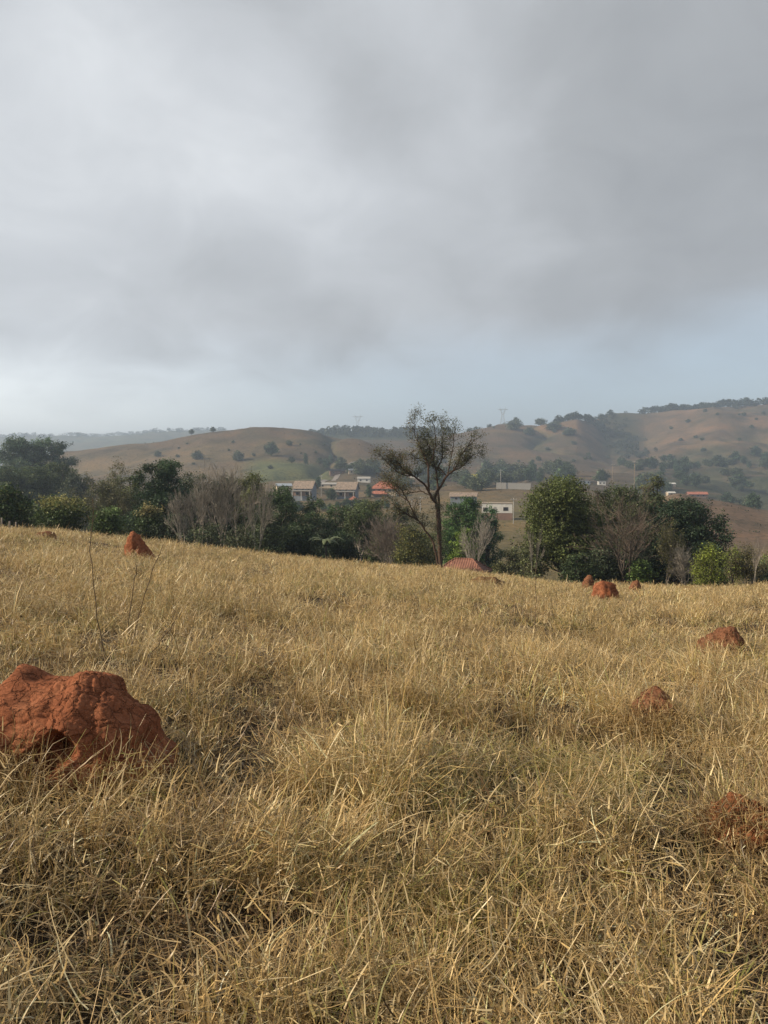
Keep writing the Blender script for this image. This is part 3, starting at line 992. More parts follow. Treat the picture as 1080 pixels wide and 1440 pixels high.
put_tree(50, 615, 300, 112, 'tall hazy tree with layered grey green crown above the others at left', 101, GT, base=0.35, col=(0.055, 0.075, 0.05), leaf=0.7, clus=1.0, nl=12, flat=0.42, dens=0.9, gap=0.2)
put_tree(24, 655, 200, 95, 'dull rounded tree under the tall hazy tree, at the left edge', 102, GT, col=(0.06, 0.072, 0.035), leaf=0.42, clus=0.66, base=0.1)
put_tree(70, 650, 205, 90, 'dull olive rounded tree directly below the tall hazy tree', 103, GT, col=(0.065, 0.075, 0.035), leaf=0.42, clus=0.66, base=0.1)
put_tree(108, 668, 190, 60, 'low dark tree on the right flank of the tall hazy tree', 104, GT, col=(0.04, 0.045, 0.03), leaf=0.42, clus=0.66, base=0.05)
put_tree(4, 682, 58, 80, 'dark leafy tree cut by the left edge of the picture', 105, GT, col=DKG, col2=OLV, base=0.08)
put_tree(86, 697, 57, 80, 'dense dark bush with yellow and pinkish new leaves on top', 106, GS, name='shrub', cat='shrub', col=(0.04, 0.055, 0.02), col2=(0.19, 0.16, 0.065), col2_top=0.38, base=0.02, leaf=0.17, nl=12)
put_tree(40, 708, 60, 34, 'small pale topped bush left of the yellow tipped bush', 107, GS, name='shrub', cat='shrub', col=GRY, base=0.02, nl=6)
put_tree(152, 712, 61, 56, 'mid green bush left of the pointed red mound', 108, GS, name='shrub', cat='shrub', col=(0.06, 0.08, 0.03), base=0.02, nl=9)
put_tree(207, 709, 60, 56, 'dark bush with buff flowering top behind the pointed red mound', 109, GS, name='shrub', cat='shrub', col=(0.035, 0.048, 0.02), col2=(0.19, 0.145, 0.07), col2_top=0.3, base=0.02, nl=9)
put_bare(160, 655, 86, 85, 'grey green half bare tree with fine hazy twigs', 110, GT, stems=3, leafc=(0.12, 0.12, 0.06), leafn=7, leaf=0.16, name='half_bare_tree', r0=0.11)
put_tree(158, 668, 92, 70, 'olive tree behind the grey green half bare tree', 111, GT, col=(0.075, 0.08, 0.04), base=0.1, gap=0.15)
put_tree(225, 647, 82, 95, 'dark green spreading tree with flat layered top beside the bare trees', 112, GT, col=(0.03, 0.047, 0.024), base=0.12, nl=14, flat=0.6, dens=1.15)
put_tree(190, 660, 88, 45, 'olive tree top at the left shoulder of the flat topped dark tree', 113, GT, col=OLV, base=0.1)
put_tree(245, 722, 60, 60, 'grey green twiggy bush at the foot of the bare trees', 114, GS, name='shrub', cat='shrub', col=(0.07, 0.078, 0.05), base=0.0, nl=9, leaf=0.13)
put_bare(276, 664, 57, 52, 'bare grey tree with fanned stems, leftmost of the bare stand', 115, GT, stems=3, spread=0.42)
put_bare(310, 654, 58, 58, 'tall bare grey tree in the middle of the bare stand', 116, GT, stems=3, spread=0.42)
put_bare(360, 672, 57, 48, 'bare pale tree at the right of the bare stand', 117, GT, stems=3, spread=0.42, bark=M_BARKP)
put_bare(293, 668, 60, 44, 'slender bare grey tree second from the left of the bare stand', 175, GT, stems=2, spread=0.4, bark=M_BARKP)
put_bare(337, 660, 60, 46, 'slender bare grey tree second from the right of the bare stand', 176, GT, stems=2, spread=0.4)
put_bare(258, 690, 55, 40, 'short bare tree with pale pinkish trunk in front of the bare stand', 118, GT, stems=3, spread=0.4, bark=M_BARKP)
put_tree(346, 664, 92, 95, 'olive yellow tree showing behind the bare stand', 119, GT, col=(0.10, 0.10, 0.035), base=0.1)
put_tree(305, 670, 84, 95, 'dark green tree behind the bare stems', 120, GT, col=(0.04, 0.05, 0.026), base=0.05)
put_tree(270, 664, 90, 70, 'dull green tree between the flat topped tree and the bare stand', 121, GT, col=(0.05, 0.06, 0.035), base=0.05)
put_tree(298, 733, 55, 60, 'low grey green bush in front of the bare stand, left of two', 171, GS, name='shrub', cat='shrub', col=(0.06, 0.066, 0.04), base=0.0, nl=7, leaf=0.13, gap=0.1)
put_tree(338, 742, 54, 55, 'low dull bush in front of the bare stand, right of two', 172, GS, name='shrub', cat='shrub', col=(0.055, 0.058, 0.035), base=0.0, nl=7, leaf=0.13, gap=0.1)
put_tree(388, 684, 82, 85, 'deep green tree just right of the bare stand', 122, GT, col=DKG, base=0.05)
put_tree(372, 722, 70, 60, 'grey olive low tree at the foot of the pale bare tree', 123, GT, col=(0.055, 0.065, 0.035), base=0.02)
put_tree(432, 700, 92, 75, 'rounded deep green tree below the tan roofed houses', 124, GT, col=(0.036, 0.054, 0.024), base=0.05)
put_tree(420, 738, 72, 60, 'dark undergrowth tree left of the banana plant', 125, GT, col=(0.03, 0.042, 0.02), base=0.0)
put_tree(478, 708, 96, 70, 'dark green tree above the banana plant', 126, GT, col=(0.04, 0.056, 0.026), base=0.08)
put_tree(522, 700, 92, 75, 'olive green tree below the red roofed house', 127, GT, col=(0.058, 0.066, 0.03), base=0.12)
put_tree(505, 715, 78, 50, 'slim tree with two visible pale trunks', 128, GT, col=(0.05, 0.06, 0.03), base=0.45, stems=2, bark=M_BARKG)
put_tree(482, 748, 74, 50, 'dark low tree right of the banana plant', 129, GT, col=(0.025, 0.036, 0.02), base=0.0)
put_tree(455, 745, 80, 50, 'dark tree behind the banana plant', 130, GT, col=(0.025, 0.036, 0.02), base=0.0)
put_bare(548, 720, 72, 70, 'bare pinkish brown shrub left of the lone tall tree', 131, GS, stems=6, spread=0.6, name='bare_shrub', cat='shrub', twig=solid('pinkish_twigs', (0.19, 0.16, 0.135), 0.9, 2, 0.3))
put_tree(578, 736, 66, 60, 'dark olive shrub with yellow patches left of the lone tree trunk', 132, GS, name='shrub', cat='shrub', col=(0.05, 0.052, 0.024), col2=(0.13, 0.11, 0.035), base=0.0, nl=10, leaf=0.15)
put_tree(602, 748, 75, 50, 'pale olive bush directly behind the lone tree trunk', 133, GS, name='shrub', cat='shrub', col=(0.10, 0.105, 0.045), base=0.0)
put_tree(560, 712, 100, 60, 'grey green tree behind the bare pinkish shrub', 134, GT, col=(0.06, 0.066, 0.04), base=0.05)
put_tree(650, 698, 105, 78, 'bright green full tree right of the lone tall tree', 135, GT, col=(0.036, 0.064, 0.02), base=0.05, dens=1.2, leaf=0.22)
put_tree(688, 712, 108, 46, 'dark green tree behind the white bare tree', 136, GT, col=(0.03, 0.055, 0.024), base=0.02, leaf=0.24)
put_tree(650, 742, 84, 44, 'yellow green bush above the tiled roof', 137, GS, name='shrub', cat='shrub', col=(0.095, 0.125, 0.024), base=0.1, dens=1.2)
put_bare(672, 722, 78, 44, 'white barked bare tree beside the tiled roof', 138, GT, stems=3, spread=0.4, bark=M_BARKP, twig=M_BARKP)
put_tree(725, 768, 84, 40, 'dull olive bush between the tiled roof and the big olive tree', 139, GS, name='shrub', cat='shrub', col=(0.08, 0.078, 0.04), base=0.0)
put_tree(705, 790, 72, 40, 'low dull bush right of the tiled roof', 140, GS, name='shrub', cat='shrub', col=(0.075, 0.07, 0.035), base=0.0, nl=7)
put_tree(790, 670, 64, 125, 'broad olive green tree with dense crown right of the lone tree', 141, GT, col=(0.058, 0.066, 0.024), col2=(0.09, 0.095, 0.035), base=0.16, nl=18, dens=1.15, leaf=0.19)
put_tree(752, 762, 62, 50, 'olive bush at the left foot of the broad olive tree', 142, GS, name='shrub', cat='shrub', col=(0.07, 0.072, 0.035), base=0.0, gap=0.1)
put_tree(815, 780, 58, 60, 'dark bush in the shade of the broad olive tree', 143, GS, name='shrub', cat='shrub', col=(0.03, 0.04, 0.02), base=0.0)
put_tree(848, 772, 60, 50, 'low dark grey green bush behind the round red mound', 144, GS, name='shrub', cat='shrub', col=(0.04, 0.048, 0.03), base=0.0)
put_bare(838, 690, 68, 70, 'brown half bare tree merging with the broad olive tree', 145, GT, stems=2, leafc=(0.085, 0.08, 0.035), leafn=3, name='half_bare_tree', leaf=0.15)
put_bare(882, 684, 58, 110, 'wide bare brown tree right of the broad olive tree', 146, GT, stems=3, spread=0.62, bark=M_BARK, r0=0.16, twig=solid('dark_brown_twigs', (0.135, 0.105, 0.085), 0.9, 2, 0.35))
put_tree(912, 668, 86, 60, 'small crowned olive tree poking above the bare brown tree', 147, GT, col=(0.07, 0.07, 0.03), base=0.1, gap=0.12)
put_tree(868, 682, 76, 95, 'broad dark canopy behind the wide bare brown tree', 173, GT, col=(0.04, 0.046, 0.022), base=0.08, nl=12)
put_tree(912, 692, 74, 70, 'dark olive tree between the bare brown tree and the very dark large tree', 174, GT, col=(0.036, 0.042, 0.022), base=0.05)
put_tree(890, 712, 70, 60, 'grey olive tree behind the wide bare brown tree', 148, GT, col=(0.07, 0.07, 0.04), base=0.05, gap=0.15)
put_tree(962, 700, 72, 110, 'large very dark green tree above the yellow green bush', 149, GT, col=(0.022, 0.034, 0.02), base=0.05, nl=16, dens=1.2)
put_tree(930, 700, 78, 60, 'dark green tree left of the very dark large tree', 150, GT, col=(0.03, 0.042, 0.02), base=0.05)
put_tree(1008, 722, 70, 56, 'dark tree on the right flank of the very dark large tree', 151, GT, col=(0.024, 0.036, 0.02), base=0.02)
put_bare(938, 735, 60, 55, 'pale olive half bare tree before the very dark large tree', 152, GT, stems=2, leafc=(0.13, 0.125, 0.05), leafn=4, leaf=0.13, name='half_bare_tree')
put_bare(962, 768, 58, 40, 'low bare grey shrub before the very dark large tree', 153, GS, stems=5, spread=0.6, name='bare_shrub', cat='shrub', bark=M_BARKP)
put_tree(900, 786, 58, 40, 'small fresh green bush behind the pinkish mound', 154, GS, name='shrub', cat='shrub', col=(0.06, 0.085, 0.025), base=0.0, nl=7)
put_tree(876, 775, 62, 45, 'dark bush at the foot of the wide bare brown tree', 155, GS, name='shrub', cat='shrub', col=(0.028, 0.036, 0.02), base=0.0)
put_tree(998, 766, 55, 52, 'bright yellow green rounded bush', 156, GS, name='shrub', cat='shrub', col=(0.13, 0.142, 0.026), col2=(0.075, 0.075, 0.022), base=0.02, nl=11, dens=1.1, leaf=0.13)
put_tree(1032, 768, 57, 34, 'slim yellow green bush right of the bright rounded one', 157, GS, name='shrub', cat='shrub', col=(0.09, 0.097, 0.026), base=0.02, nl=8, leaf=0.13)
put_bare(1052, 770, 57, 46, 'thin olive half bare shrub with pale trunks near the right edge', 158, GS, stems=4, leafc=(0.12, 0.11, 0.045), leafn=3, leaf=0.12, name='half_bare_shrub', cat='shrub', bark=M_BARKP)
put_tree(1076, 790, 60, 40, 'dark low bush at the right edge of the picture', 159, GS, name='shrub', cat='shrub', col=(0.035, 0.045, 0.025), base=0.0)
put_bare(751, 737, 49, 18, 'slender pale sapling pair before the broad olive tree', 160, GT, stems=2, spread=0.3, levels=4, r0=0.05, bark=M_BARKP, twig=M_BARKG, first=0.5, name='bare_sapling')
put_bare(1062, 755, 54, 18, 'slender pale bare sapling near the right edge', 161, GT, stems=2, spread=0.3, levels=4, r0=0.05, bark=M_BARKP, twig=M_BARKG, first=0.5, name='bare_sapling')
put_tree(-45, 690, 62, 90, 'leafy tree beyond the left edge', 162, GT, col=DKG, base=0.05)
put_tree(1130, 760, 62, 90, 'olive tree beyond the right edge', 163, GT, col=OLV, base=0.05)

# banana plant
g = at(458, 760, 71.0); g[2] = h1(g[0], g[1])
be = empty('banana_plant', g, 'banana plant with pale arching leaves among the dark trees', 'banana plant')
zt = at(455, 768, 71.0)[2] - g[2]
mb = MB(); mb.tube(np.array([[0, 0, -0.2], [0.03, 0, zt * 0.5], [0, 0, zt]]), [0.14, 0.11, 0.07], 8)
mb.build('stem', M_BARK, be, True, False)
rb = np.random.default_rng(3)
for k in range(9):
    a = k * 0.72 + rb.uniform(0, 0.4)
    mb = MB()
    n = 9
    s = np.linspace(0, 1, n); L = rb.uniform(1.5, 2.4); th = 0.25 + 2.4 * s * rb.uniform(0.75, 1.1)
    x = np.cumsum(np.sin(th)) * L / n; z = np.cumsum(np.cos(th)) * L / n
    w = 0.24 * np.sin(PI * np.clip(s * 0.9 + 0.08, 0, 1)) ** 0.6
    dirv = np.array([math.cos(a), math.sin(a), 0]); sv = np.array([-math.sin(a), math.cos(a), 0])
    P = x[:, None] * dirv + np.array([0, 0, zt]) + z[:, None] * np.array([0, 0, 1])
    V = np.stack([P - sv * w[:, None] - [0, 0, 0.06], P, P + sv * w[:, None] - [0, 0, 0.06]], 1).reshape(-1, 3)
    q = [(3 * i + j, 3 * i + j + 1, 3 * i + j + 4, 3 * i + j + 3) for i in range(n - 1) for j in (0, 1)]
    mb.add(V, q, np.array((0.16, 0.19, 0.10)) * rb.uniform(0.7, 1.2))
    mb.build('leaf', M_LEAF, be, True)


# ------------------------------------------------------------------ the lone tall tree
def lone_tree():
    d0 = 47.0
    rng = np.random.default_rng(77)
    u, _ = ut(621, 800)
    base = np.array([u * d0, d0, h1(u * d0, d0)])
    e = empty('tall_tree', base, 'tall sparse tree with forked dark trunk standing alone at the field crest', 'tree')

    def zp(zx, zy, dep=0.0):           # traced in a 5.4x enlargement whose corner is (500, 560)
        return at(500 + zx / 5.4, 560 + zy / 5.4, d0 + dep) - base
    tb, cb, lb = MB(), MB(), MB()
    limbs = []

    def limb(pts, r0, r1, dep, sides=8):
        r0, r1 = r0 * 0.85, r1 * 0.8
        P = np.array([zp(x, y, dep[0] + (dep[1] - dep[0]) * i / (len(pts) - 1)) for i, (x, y) in enumerate(pts)])
        n = 4 * (len(pts) - 1) + 1
        t = np.linspace(0, len(pts) - 1, n)
        Q = np.stack([np.interp(t, range(len(pts)), P[:, k]) for k in range(3)], -1)
        K = Q.copy(); K[1:-1] = 0.25 * Q[:-2] + 0.5 * Q[1:-1] + 0.25 * Q[2:]
        K[1:-1] += rng.normal(0, 0.012, (n - 2, 3))
        r = np.linspace(r0, r1, n)
        tb.tube(K, r, sides)
        limbs.append((K, r))
        return K
    K = limb([(655, 1345), (650, 1300), (642, 1200), (636, 1100), (632, 1000), (624, 900), (612, 800), (600, 745)], 0.155, 0.10, (0, 0.1))
    limb([(640, 1345), (628, 1290), (612, 1180), (590, 1090), (530, 1000), (470, 920), (430, 850), (395, 770), (350, 690), (290, 640)], 0.095, 0.03, (-0.1, -0.9))
    limb([(645, 1100), (640, 960), (635, 840), (630, 740), (622, 640), (613, 550), (600, 510), (580, 450), (560, 390), (545, 330)], 0.11, 0.03, (0.25, 0.6))
    limb([(602, 790), (575, 750), (553, 700), (520, 650), (470, 610), (430, 585), (390, 570), (350, 520), (300, 470)], 0.105, 0.03, (0, -1.0))
    limb([(556, 710), (552, 600), (556, 520), (535, 470), (510, 420), (480, 350), (465, 260)], 0.085, 0.025, (-0.2, 0.3))
    limb([(598, 770), (615, 720), (640, 680), (672, 620), (700, 580), (745, 550), (775, 500), (800, 430), (850, 370), (880, 310)], 0.11, 0.025, (0, -0.6))
    limb([(613, 550), (640, 500), (660, 450), (660, 400), (655, 330), (670, 250)], 0.06, 0.02, (0.4, 1.0))
    limb([(690, 590), (640, 530), (600, 520), (545, 480), (510, 455), (450, 460), (370, 465)], 0.045, 0.018, (0.0, 0.8))
    limb([(560, 735), (500, 705), (440, 715), (395, 710)], 0.045, 0.02, (-0.1, 0.6))
    limb([(480, 930), (430, 900), (370, 870), (320, 835), (280, 800)], 0.07, 0.025, (-0.4, -1.5))
    limb([(395, 775), (340, 740), (300, 690), (270, 630)], 0.05, 0.02, (-0.6, 0.2))
    limb([(745, 550), (800, 530), (850, 470), (900, 420)], 0.045, 0.018, (-0.3, 0.5))
    limb([(430, 585), (380, 590), (320, 560), (250, 500), (200, 440)], 0.045, 0.018, (-0.8, -1.2))
    limb([(556, 520), (590, 440), (610, 340), (604, 250), (598, 200)], 0.05, 0.015, (0.1, -0.5))
    limb([(700, 580), (720, 480), (740, 380), (748, 320), (740, 260)], 0.04, 0.015, (-0.3, 0.7))
    limb([(480, 350), (445, 270), (450, 210), (465, 180)], 0.03, 0.012, (0.3, -0.2))
    tips = []

    def grow(p, dirn, L, r, lv):
        n = 4
        P = [p]; dd = dirn.copy()
        for k in range(n - 1):
            dd = dd + rng.normal(0, 0.2, 3) + np.array([0, 0, 0.10]); dd /= np.linalg.norm(dd)
            P.append(P[-1] + dd * L / (n - 1))
        P = np.array(P)
        cb.tube(P, np.linspace(r, r * 0.5, n), 4, cap=False)
        if lv == 0:
            tips.append(P[-1]); tips.append(P[-2]); return
        if lv == 1: tips.append(P[-1])
        for c in range(rng.integers(2, 5)):
            k = rng.integers(1, n)
            a = rng.normal(0, 1, 3); a -= a.dot(dd) * dd; a /= np.linalg.norm(a)
            ang = rng.uniform(0.35, 0.85)
            grow(P[k], dd * math.cos(ang) + a * math.sin(ang), L * rng.uniform(0.55, 0.8), r * 0.6, lv - 1)
    for li, (K, r) in enumerate(limbs):
        if li == 0: continue
        n = len(K)
        st = int(n * (0.45 if li in (1, 2, 3, 5) else 0.3))
        for k in range(st, n):
            for c in range(2 if k < n - 2 else 3):
                t = K[min(k + 1, n - 1)] - K[max(k - 1, 0)]; t /= np.linalg.norm(t)
                a = rng.normal(0, 1, 3); a -= a.dot(t) * t; a /= np.linalg.norm(a)
                ang = rng.uniform(0.3, 0.95)
                if rng.random() < 0.5:
                    grow(K[k], t * math.cos(ang) + a * math.sin(ang), rng.uniform(0.3, 0.66), min(r[k] * 0.5, 0.022), 2)
    # mistletoe-like dark twigs hanging low on the trunk
    for k in range(46):
        q = limbs[0][0][rng.integers(12, 28)]
        grow(q, rng.normal(0, 1, 3) * np.array([1, 1, 0.5]) / 1.5, rng.uniform(0.2, 0.45), 0.012, 1)
    T = np.array(tips)
    keep = rng.random(len(T)) < 0.78
    T = T[keep]
    per = 5
    ci = np.repeat(np.arange(len(T)), per)
    L = T[ci] + rng.normal(0, 0.13, (len(ci), 3))
    ox = T[:, 0]
    cc = np.tile(np.array((0.098, 0.106, 0.058)), (len(T), 1))
    rust = sstep(-0.9, -2.2, ox) * (rng.random(len(T)) < 0.25)
    cc = cc + (np.array((0.15, 0.095, 0.035)) - cc) * rust[:, None]
    pick = rng.random(len(T)) < 0.25
    cc[pick] = cc[pick] * 0.5 + np.array((0.11, 0.10, 0.05)) * 0.5
    lc = np.clip(cc[ci] * (1 + rng.normal(0, 0.25, (len(ci), 1))), 0.01, 0.5)
    lb.add(*leaf_quads(rng, L, 0.082, lc, 0.3, 0.6))
    tb.build('trunk', M_BARKR, e, True, False)
    cb.build('branches', M_BARK, e, False, False)
    lb.build('crown', M_LEAF, e)


lone_tree()


# ------------------------------------------------------------------ buildings
def gable(w, dp, h0, rise, ov=0.5, th=0.18):
    """two roof slabs, ridge along x"""
    mb = MB()
    for s in (-1, 1):
        y0, y1 = 0, s * (dp / 2 + ov)
        z0, z1 = h0 + rise, h0 - ov * rise / (dp / 2)
        x0, x1 = -w / 2 - ov, w / 2 + ov
        v = [(x0, y0, z0), (x1, y0, z0), (x1, y1, z1), (x0, y1, z1), (x0, y0, z0 + th), (x1, y0, z0 + th), (x1, y1, z1 + th), (x0, y1, z1 + th)]
        f = [(0, 1, 2, 3), (4, 7, 6, 5), (0, 4, 5, 1), (1, 5, 6, 2), (2, 6, 7, 3), (3, 7, 4, 0)]
        mb.add(v, f)
    return mb


def hip(w, dp, h0, rise, ov=0.5):
    mb = MB()
    W, Dp = w / 2 + ov, dp / 2 + ov
    rl = max(W - Dp, 0.05)
    v = [(-W, -Dp, h0), (W, -Dp, h0), (W, Dp, h0), (-W, Dp, h0), (-rl, 0, h0 + rise), (rl, 0, h0 + rise)]
    mb.add(v, [(0, 1, 5, 4), (2, 3, 4, 5), (3, 2, 1, 0)])
    mb.add([v[1], v[2], v[5]], [(0, 1, 2)]); mb.add([v[3], v[0], v[4]], [(0, 1, 2)])
    mb.box(-W, W, -Dp, Dp, h0 - 0.15, h0 - 0.003)
    return mb


def walls(w, dp, h, gable_rise=0.0, z0=-2.0):
    mb = MB()
    mb.box(-w / 2, w / 2, -dp / 2, dp / 2, z0, h)
    if gable_rise:
        for s in (-1, 1):
            mb.add([(s * w / 2, -dp / 2, h), (s * w / 2, dp / 2, h), (s * w / 2, 0, h + gable_rise * 0.98)], [(0, 1, 2)])
    return mb


def window(e, x, z, w, h, y, mat=None):
    mb = MB(); mb.box(x - w / 2, x + w / 2, y - 0.03, y + 0.05, z - h / 2, z + h / 2)
    f = mb.build('window', mat or M_DARK, e, False, False)
    mb = MB()
    for a, b, c, d in ((x - w / 2 - 0.1, x - w / 2, z - h / 2 - 0.1, z + h / 2 + 0.1), (x + w / 2, x + w / 2 + 0.1, z - h / 2 - 0.1, z + h / 2 + 0.1),
                       (x - w / 2, x + w / 2, z + h / 2, z + h / 2 + 0.1), (x - w / 2, x + w / 2, z - h / 2 - 0.1, z - h / 2)):
        mb.box(a, b, y - 0.07, y - 0.004, c, d)
    mb.build('frame', M_CONC, f, False, False)
    return f


def site(px, row, d, snap=False):
    u, t = ut(px, row)
    if snap:
        d = d_for(px, row, d * 0.75, d * 1.6)
    return np.array([u * d, d, EYE + t * d])


def px2m(n, d):
    return n / F * d


# tan roofed two-storey houses
def d_for(px, row, d0, d1):
    u, t = ut(px, row)
    d = np.linspace(d0, d1, 500)
    g = np.abs(H(u * d, d) - (EYE + t * d))
    return float(d[np.argmin(g)])


def tan_house(px, row_base, d, label, rz, low=True):
    g = site(px, row_base, d)
    e = empty('house', g, label, 'house', 'houses in the valley', rz)
    w, dp, h = 9.4, 8.5, 4.0
    walls(w, dp, h, 3.1, -4).build('wall', M_GREYW, e, False, False)
    gable(w, dp, h, 3.2, 0.7).build('roof', M_TAN, e, False, False)
    mb = MB(); mb.box(-w / 2 - 0.5, w / 2 + 0.3, -dp / 2 - 2.4, -dp / 2 - 0.003, 2.4, 2.9); mb.build('porch_roof', M_CONC, e, False, False)
    mb = MB(); mb.box(-w / 2, w / 2, -dp / 2 - 0.12, -dp / 2 - 0.004, 0.1, 2.3); mb.build('porch_wall', M_BROWNW, e, False, False)
    for x in (-4.6, 0, 4.4):
        mb = MB(); mb.box(x - 0.12, x + 0.12, -dp / 2 - 2.2, -dp / 2 - 1.96, -2, 2.55); mb.build('post', M_WHITE, e, False, False)
    for x in (-3, 0.2, 3.2): window(e, x, 3.3, 1.2, 0.6, -dp / 2)
    for x in (-2.6, 2.4): window(e, x, 1.2, 1.5, 1.5, -dp / 2 - 0.12)
    return e


tan_house(429, 697, 385, 'two storey house with tan gable roof, left of the pair', R(-12))
tan_house(489, 698, 390, 'two storey house with tan gable roof beside the red roofed house', R(-10))

# red pavilion
g = site(497, 710, 352)
e = empty('pavilion', g, 'small red roofed pavilion below the tan roofed houses', 'pavilion', 'houses in the valley')
hip(4.2, 4.2, 2.5, 1.5, 0.4).build('roof', M_RED, e, False, False)
for sx in (-1.8, 1.8):
    for sy in (-1.8, 1.8):
        mb = MB(); mb.box(sx - 0.1, sx + 0.1, sy - 0.1, sy + 0.1, -3, 2.34); mb.build('post', M_BROWNW, e, False, False)

# red roofed house
g = site(541, 699, 400)
e = empty('house', g, 'two storey house with two red tiled hip roofs behind the lone tree', 'house', 'houses in the valley', R(-8))
walls(13, 9, 4.4, 0, -4).build('wall', M_CREAM, e, False, False)
hip(13, 9, 4.6, 3.9, 0.8).build('roof', M_RED, e, False, False)
mb = hip(8.5, 3.2, 1.9, 1.5, 0.5); mb.v = [q + np.array([-2.2, -6.1, 0]) for q in mb.v]
mb.build('porch_roof', M_RED, e, False, False)
for x in (-5, -2.4, 0.4, 3.2, 5.4): window(e, x, 3.5, 1.3, 1.0, -4.5)
for x in (-6, 1.6):
    mb = MB(); mb.box(x - 0.15, x + 0.15, -7.5, -7.2, -3, 1.74); mb.build('post', M_WHITE, e, False, False)

# long tan roof right of the lone tree
g = site(652, 704, 330)
e = empty('house', g, 'low house with long tan roof right of the lone tree', 'house', 'houses in the valley', R(-10))
walls(11, 6, 2.0, 1.2, -3).build('wall', M_GREYW, e, False, False)
gable(11, 6, 2.0, 1.4, 0.5).build('roof', M_TAN, e, False, False)
for x in (-3, 2): window(e, x, 1.0, 1.2, 0.9, -3)

# white flat-roofed building
g = site(699, 727, 272)
e = empty('house', g, 'white flat roofed building with dark window on a brown base', 'house', 'houses in the valley', R(-9))
mb = MB(); mb.box(-5.3, 5.3, -3, 3, 1.6, 4.9); mb.build('wall', M_WHITE, e, False, False)
mb = MB(); mb.box(-5.2, 5.35, -2.95, 3.05, -3, 1.597); mb.build('base', M_BROWNW, e, False, False)
mb = MB(); mb.box(-5.45, 5.45, -3.15, 3.15, 4.903, 5.15); mb.build('roof', solid('stained_slab', (0.30, 0.25, 0.20), 0.9, 0.6, 0.4), e, False, False)
window(e, 3.0, 3.0, 1.6, 1.2, -3); window(e, -4.0, 2.8, 1.6, 1.3, -3)
mb = MB(); mb.box(-1.2, -0.3, -3.06, -2.996, 1.65, 3.7); mb.build('door', M_CONC, e, False, False)

# bluish shed roof by the road
g = site(399, 688, 400)
e = empty('shed', g, 'low shed with grey blue sheet roof left of the tan roofed houses', 'shed', 'houses in the valley', R(14))
walls(7.5, 5, 1.9, 0.9, -3).build('wall', M_CREAM, e, False, False)
gable(7.5, 5, 1.9, 1.0, 0.4).build('roof', solid('blue_grey_sheet', (0.30, 0.34, 0.40), 0.5, 1, 0.15), e, False, False)

# white long buildings seen above the broad olive tree
for px, row, w, label in ((796, 678, 6, 'small white building left of the long white one'), (819, 681, 12, 'long white building with flat roof above the broad olive tree'), (846, 682, 6, 'small white hut right of the long white building')):
    g = site(px, row, 480, True)
    e = empty('building', g, label, 'building', 'houses in the valley', R(-6))
    mb = MB(); mb.box(-w / 2, w / 2, -2.5, 2.5, -4, 3.0); mb.build('wall', M_WHITE, e, False, False)
    mb = MB(); mb.box(-w / 2 - 0.3, w / 2 + 0.3, -2.8, 2.8, 3.003, 3.3); mb.build('roof', M_CONC, e, False, False)
    for x in np.arange(-w / 2 + 1.5, w / 2 - 0.8, 3.0): window(e, float(x), 1.6, 1.1, 1.0, -2.5)

# more of the settlement behind the roofs
for px, row, d, w, hh_, rs, mw, mr_m, rz, nm, label in (
        (461, 686, 440, 11, 2.3, 0.9, M_CREAM, M_CONC, -8, 'shed', 'long cream shed between the two tan roofed houses'),
        (474, 667, 560, 12, 2.8, 1.4, M_BROWNW, M_DARK, 10, 'shed', 'dark roofed shed above the tan roofed houses'),
        (512, 678, 470, 9, 2.6, 1.2, M_WHITE, M_CONC, -6, 'house', 'pale grey house between the tan and red roofs'),
        (498, 666, 570, 9, 2.8, 1.3, M_CREAM, M_GREYW, 6, 'house', 'small grey roofed house up the slope behind the tan roofs'),
        (585, 672, 520, 9, 2.8, 1.2, M_WHITE, M_CONC, -10, 'house', 'small white house glimpsed through the lone tree branches')):
    g = site(px, row, d, True)
    e = empty(nm, g, label, nm, 'houses in the valley', R(rz))
    walls(w, 5, hh_, rs * 0.95, -4).build('wall', mw, e, False, False)
    gable(w, 5, hh_, rs, 0.4).build('roof', mr_m, e, False, False)
    for x in (-w * 0.25, w * 0.25): window(e, x, 1.4, 1.1, 1.0, -2.5)

# red long roof far right
g = site(980, 699, 470, True)
e = empty('shed', g, 'long shed with dusty red roof on the right hillside', 'shed', 'houses in the valley', R(-5))
walls(14, 6, 2.4, 1.3, -4).build('wall', M_BROWNW, e, False, False)
gable(14, 6, 2.4, 1.5, 0.6).build('roof', M_RED, e, False, False)
for x in (-4, 0, 4): window(e, x, 1.2, 1.6, 1.2, -3)
for px, row, label in ((944, 684, 'small white hut above the dusty red roof'), (943, 697, 'white hut left of the dusty red roof')):
    g = site(px, row, 500, True)
    e = empty('hut', g, label, 'hut', 'houses in the valley', R(8))
    walls(6, 4, 2.2, 0.8, -4).build('wall', M_CREAM, e, False, False)
    gable(6, 4, 2.2, 0.9, 0.4).build('roof', M_WHITE, e, False, False)
    window(e, 0, 1.2, 1.0, 0.9, -2)

rf0 = np.random.default_rng(8)
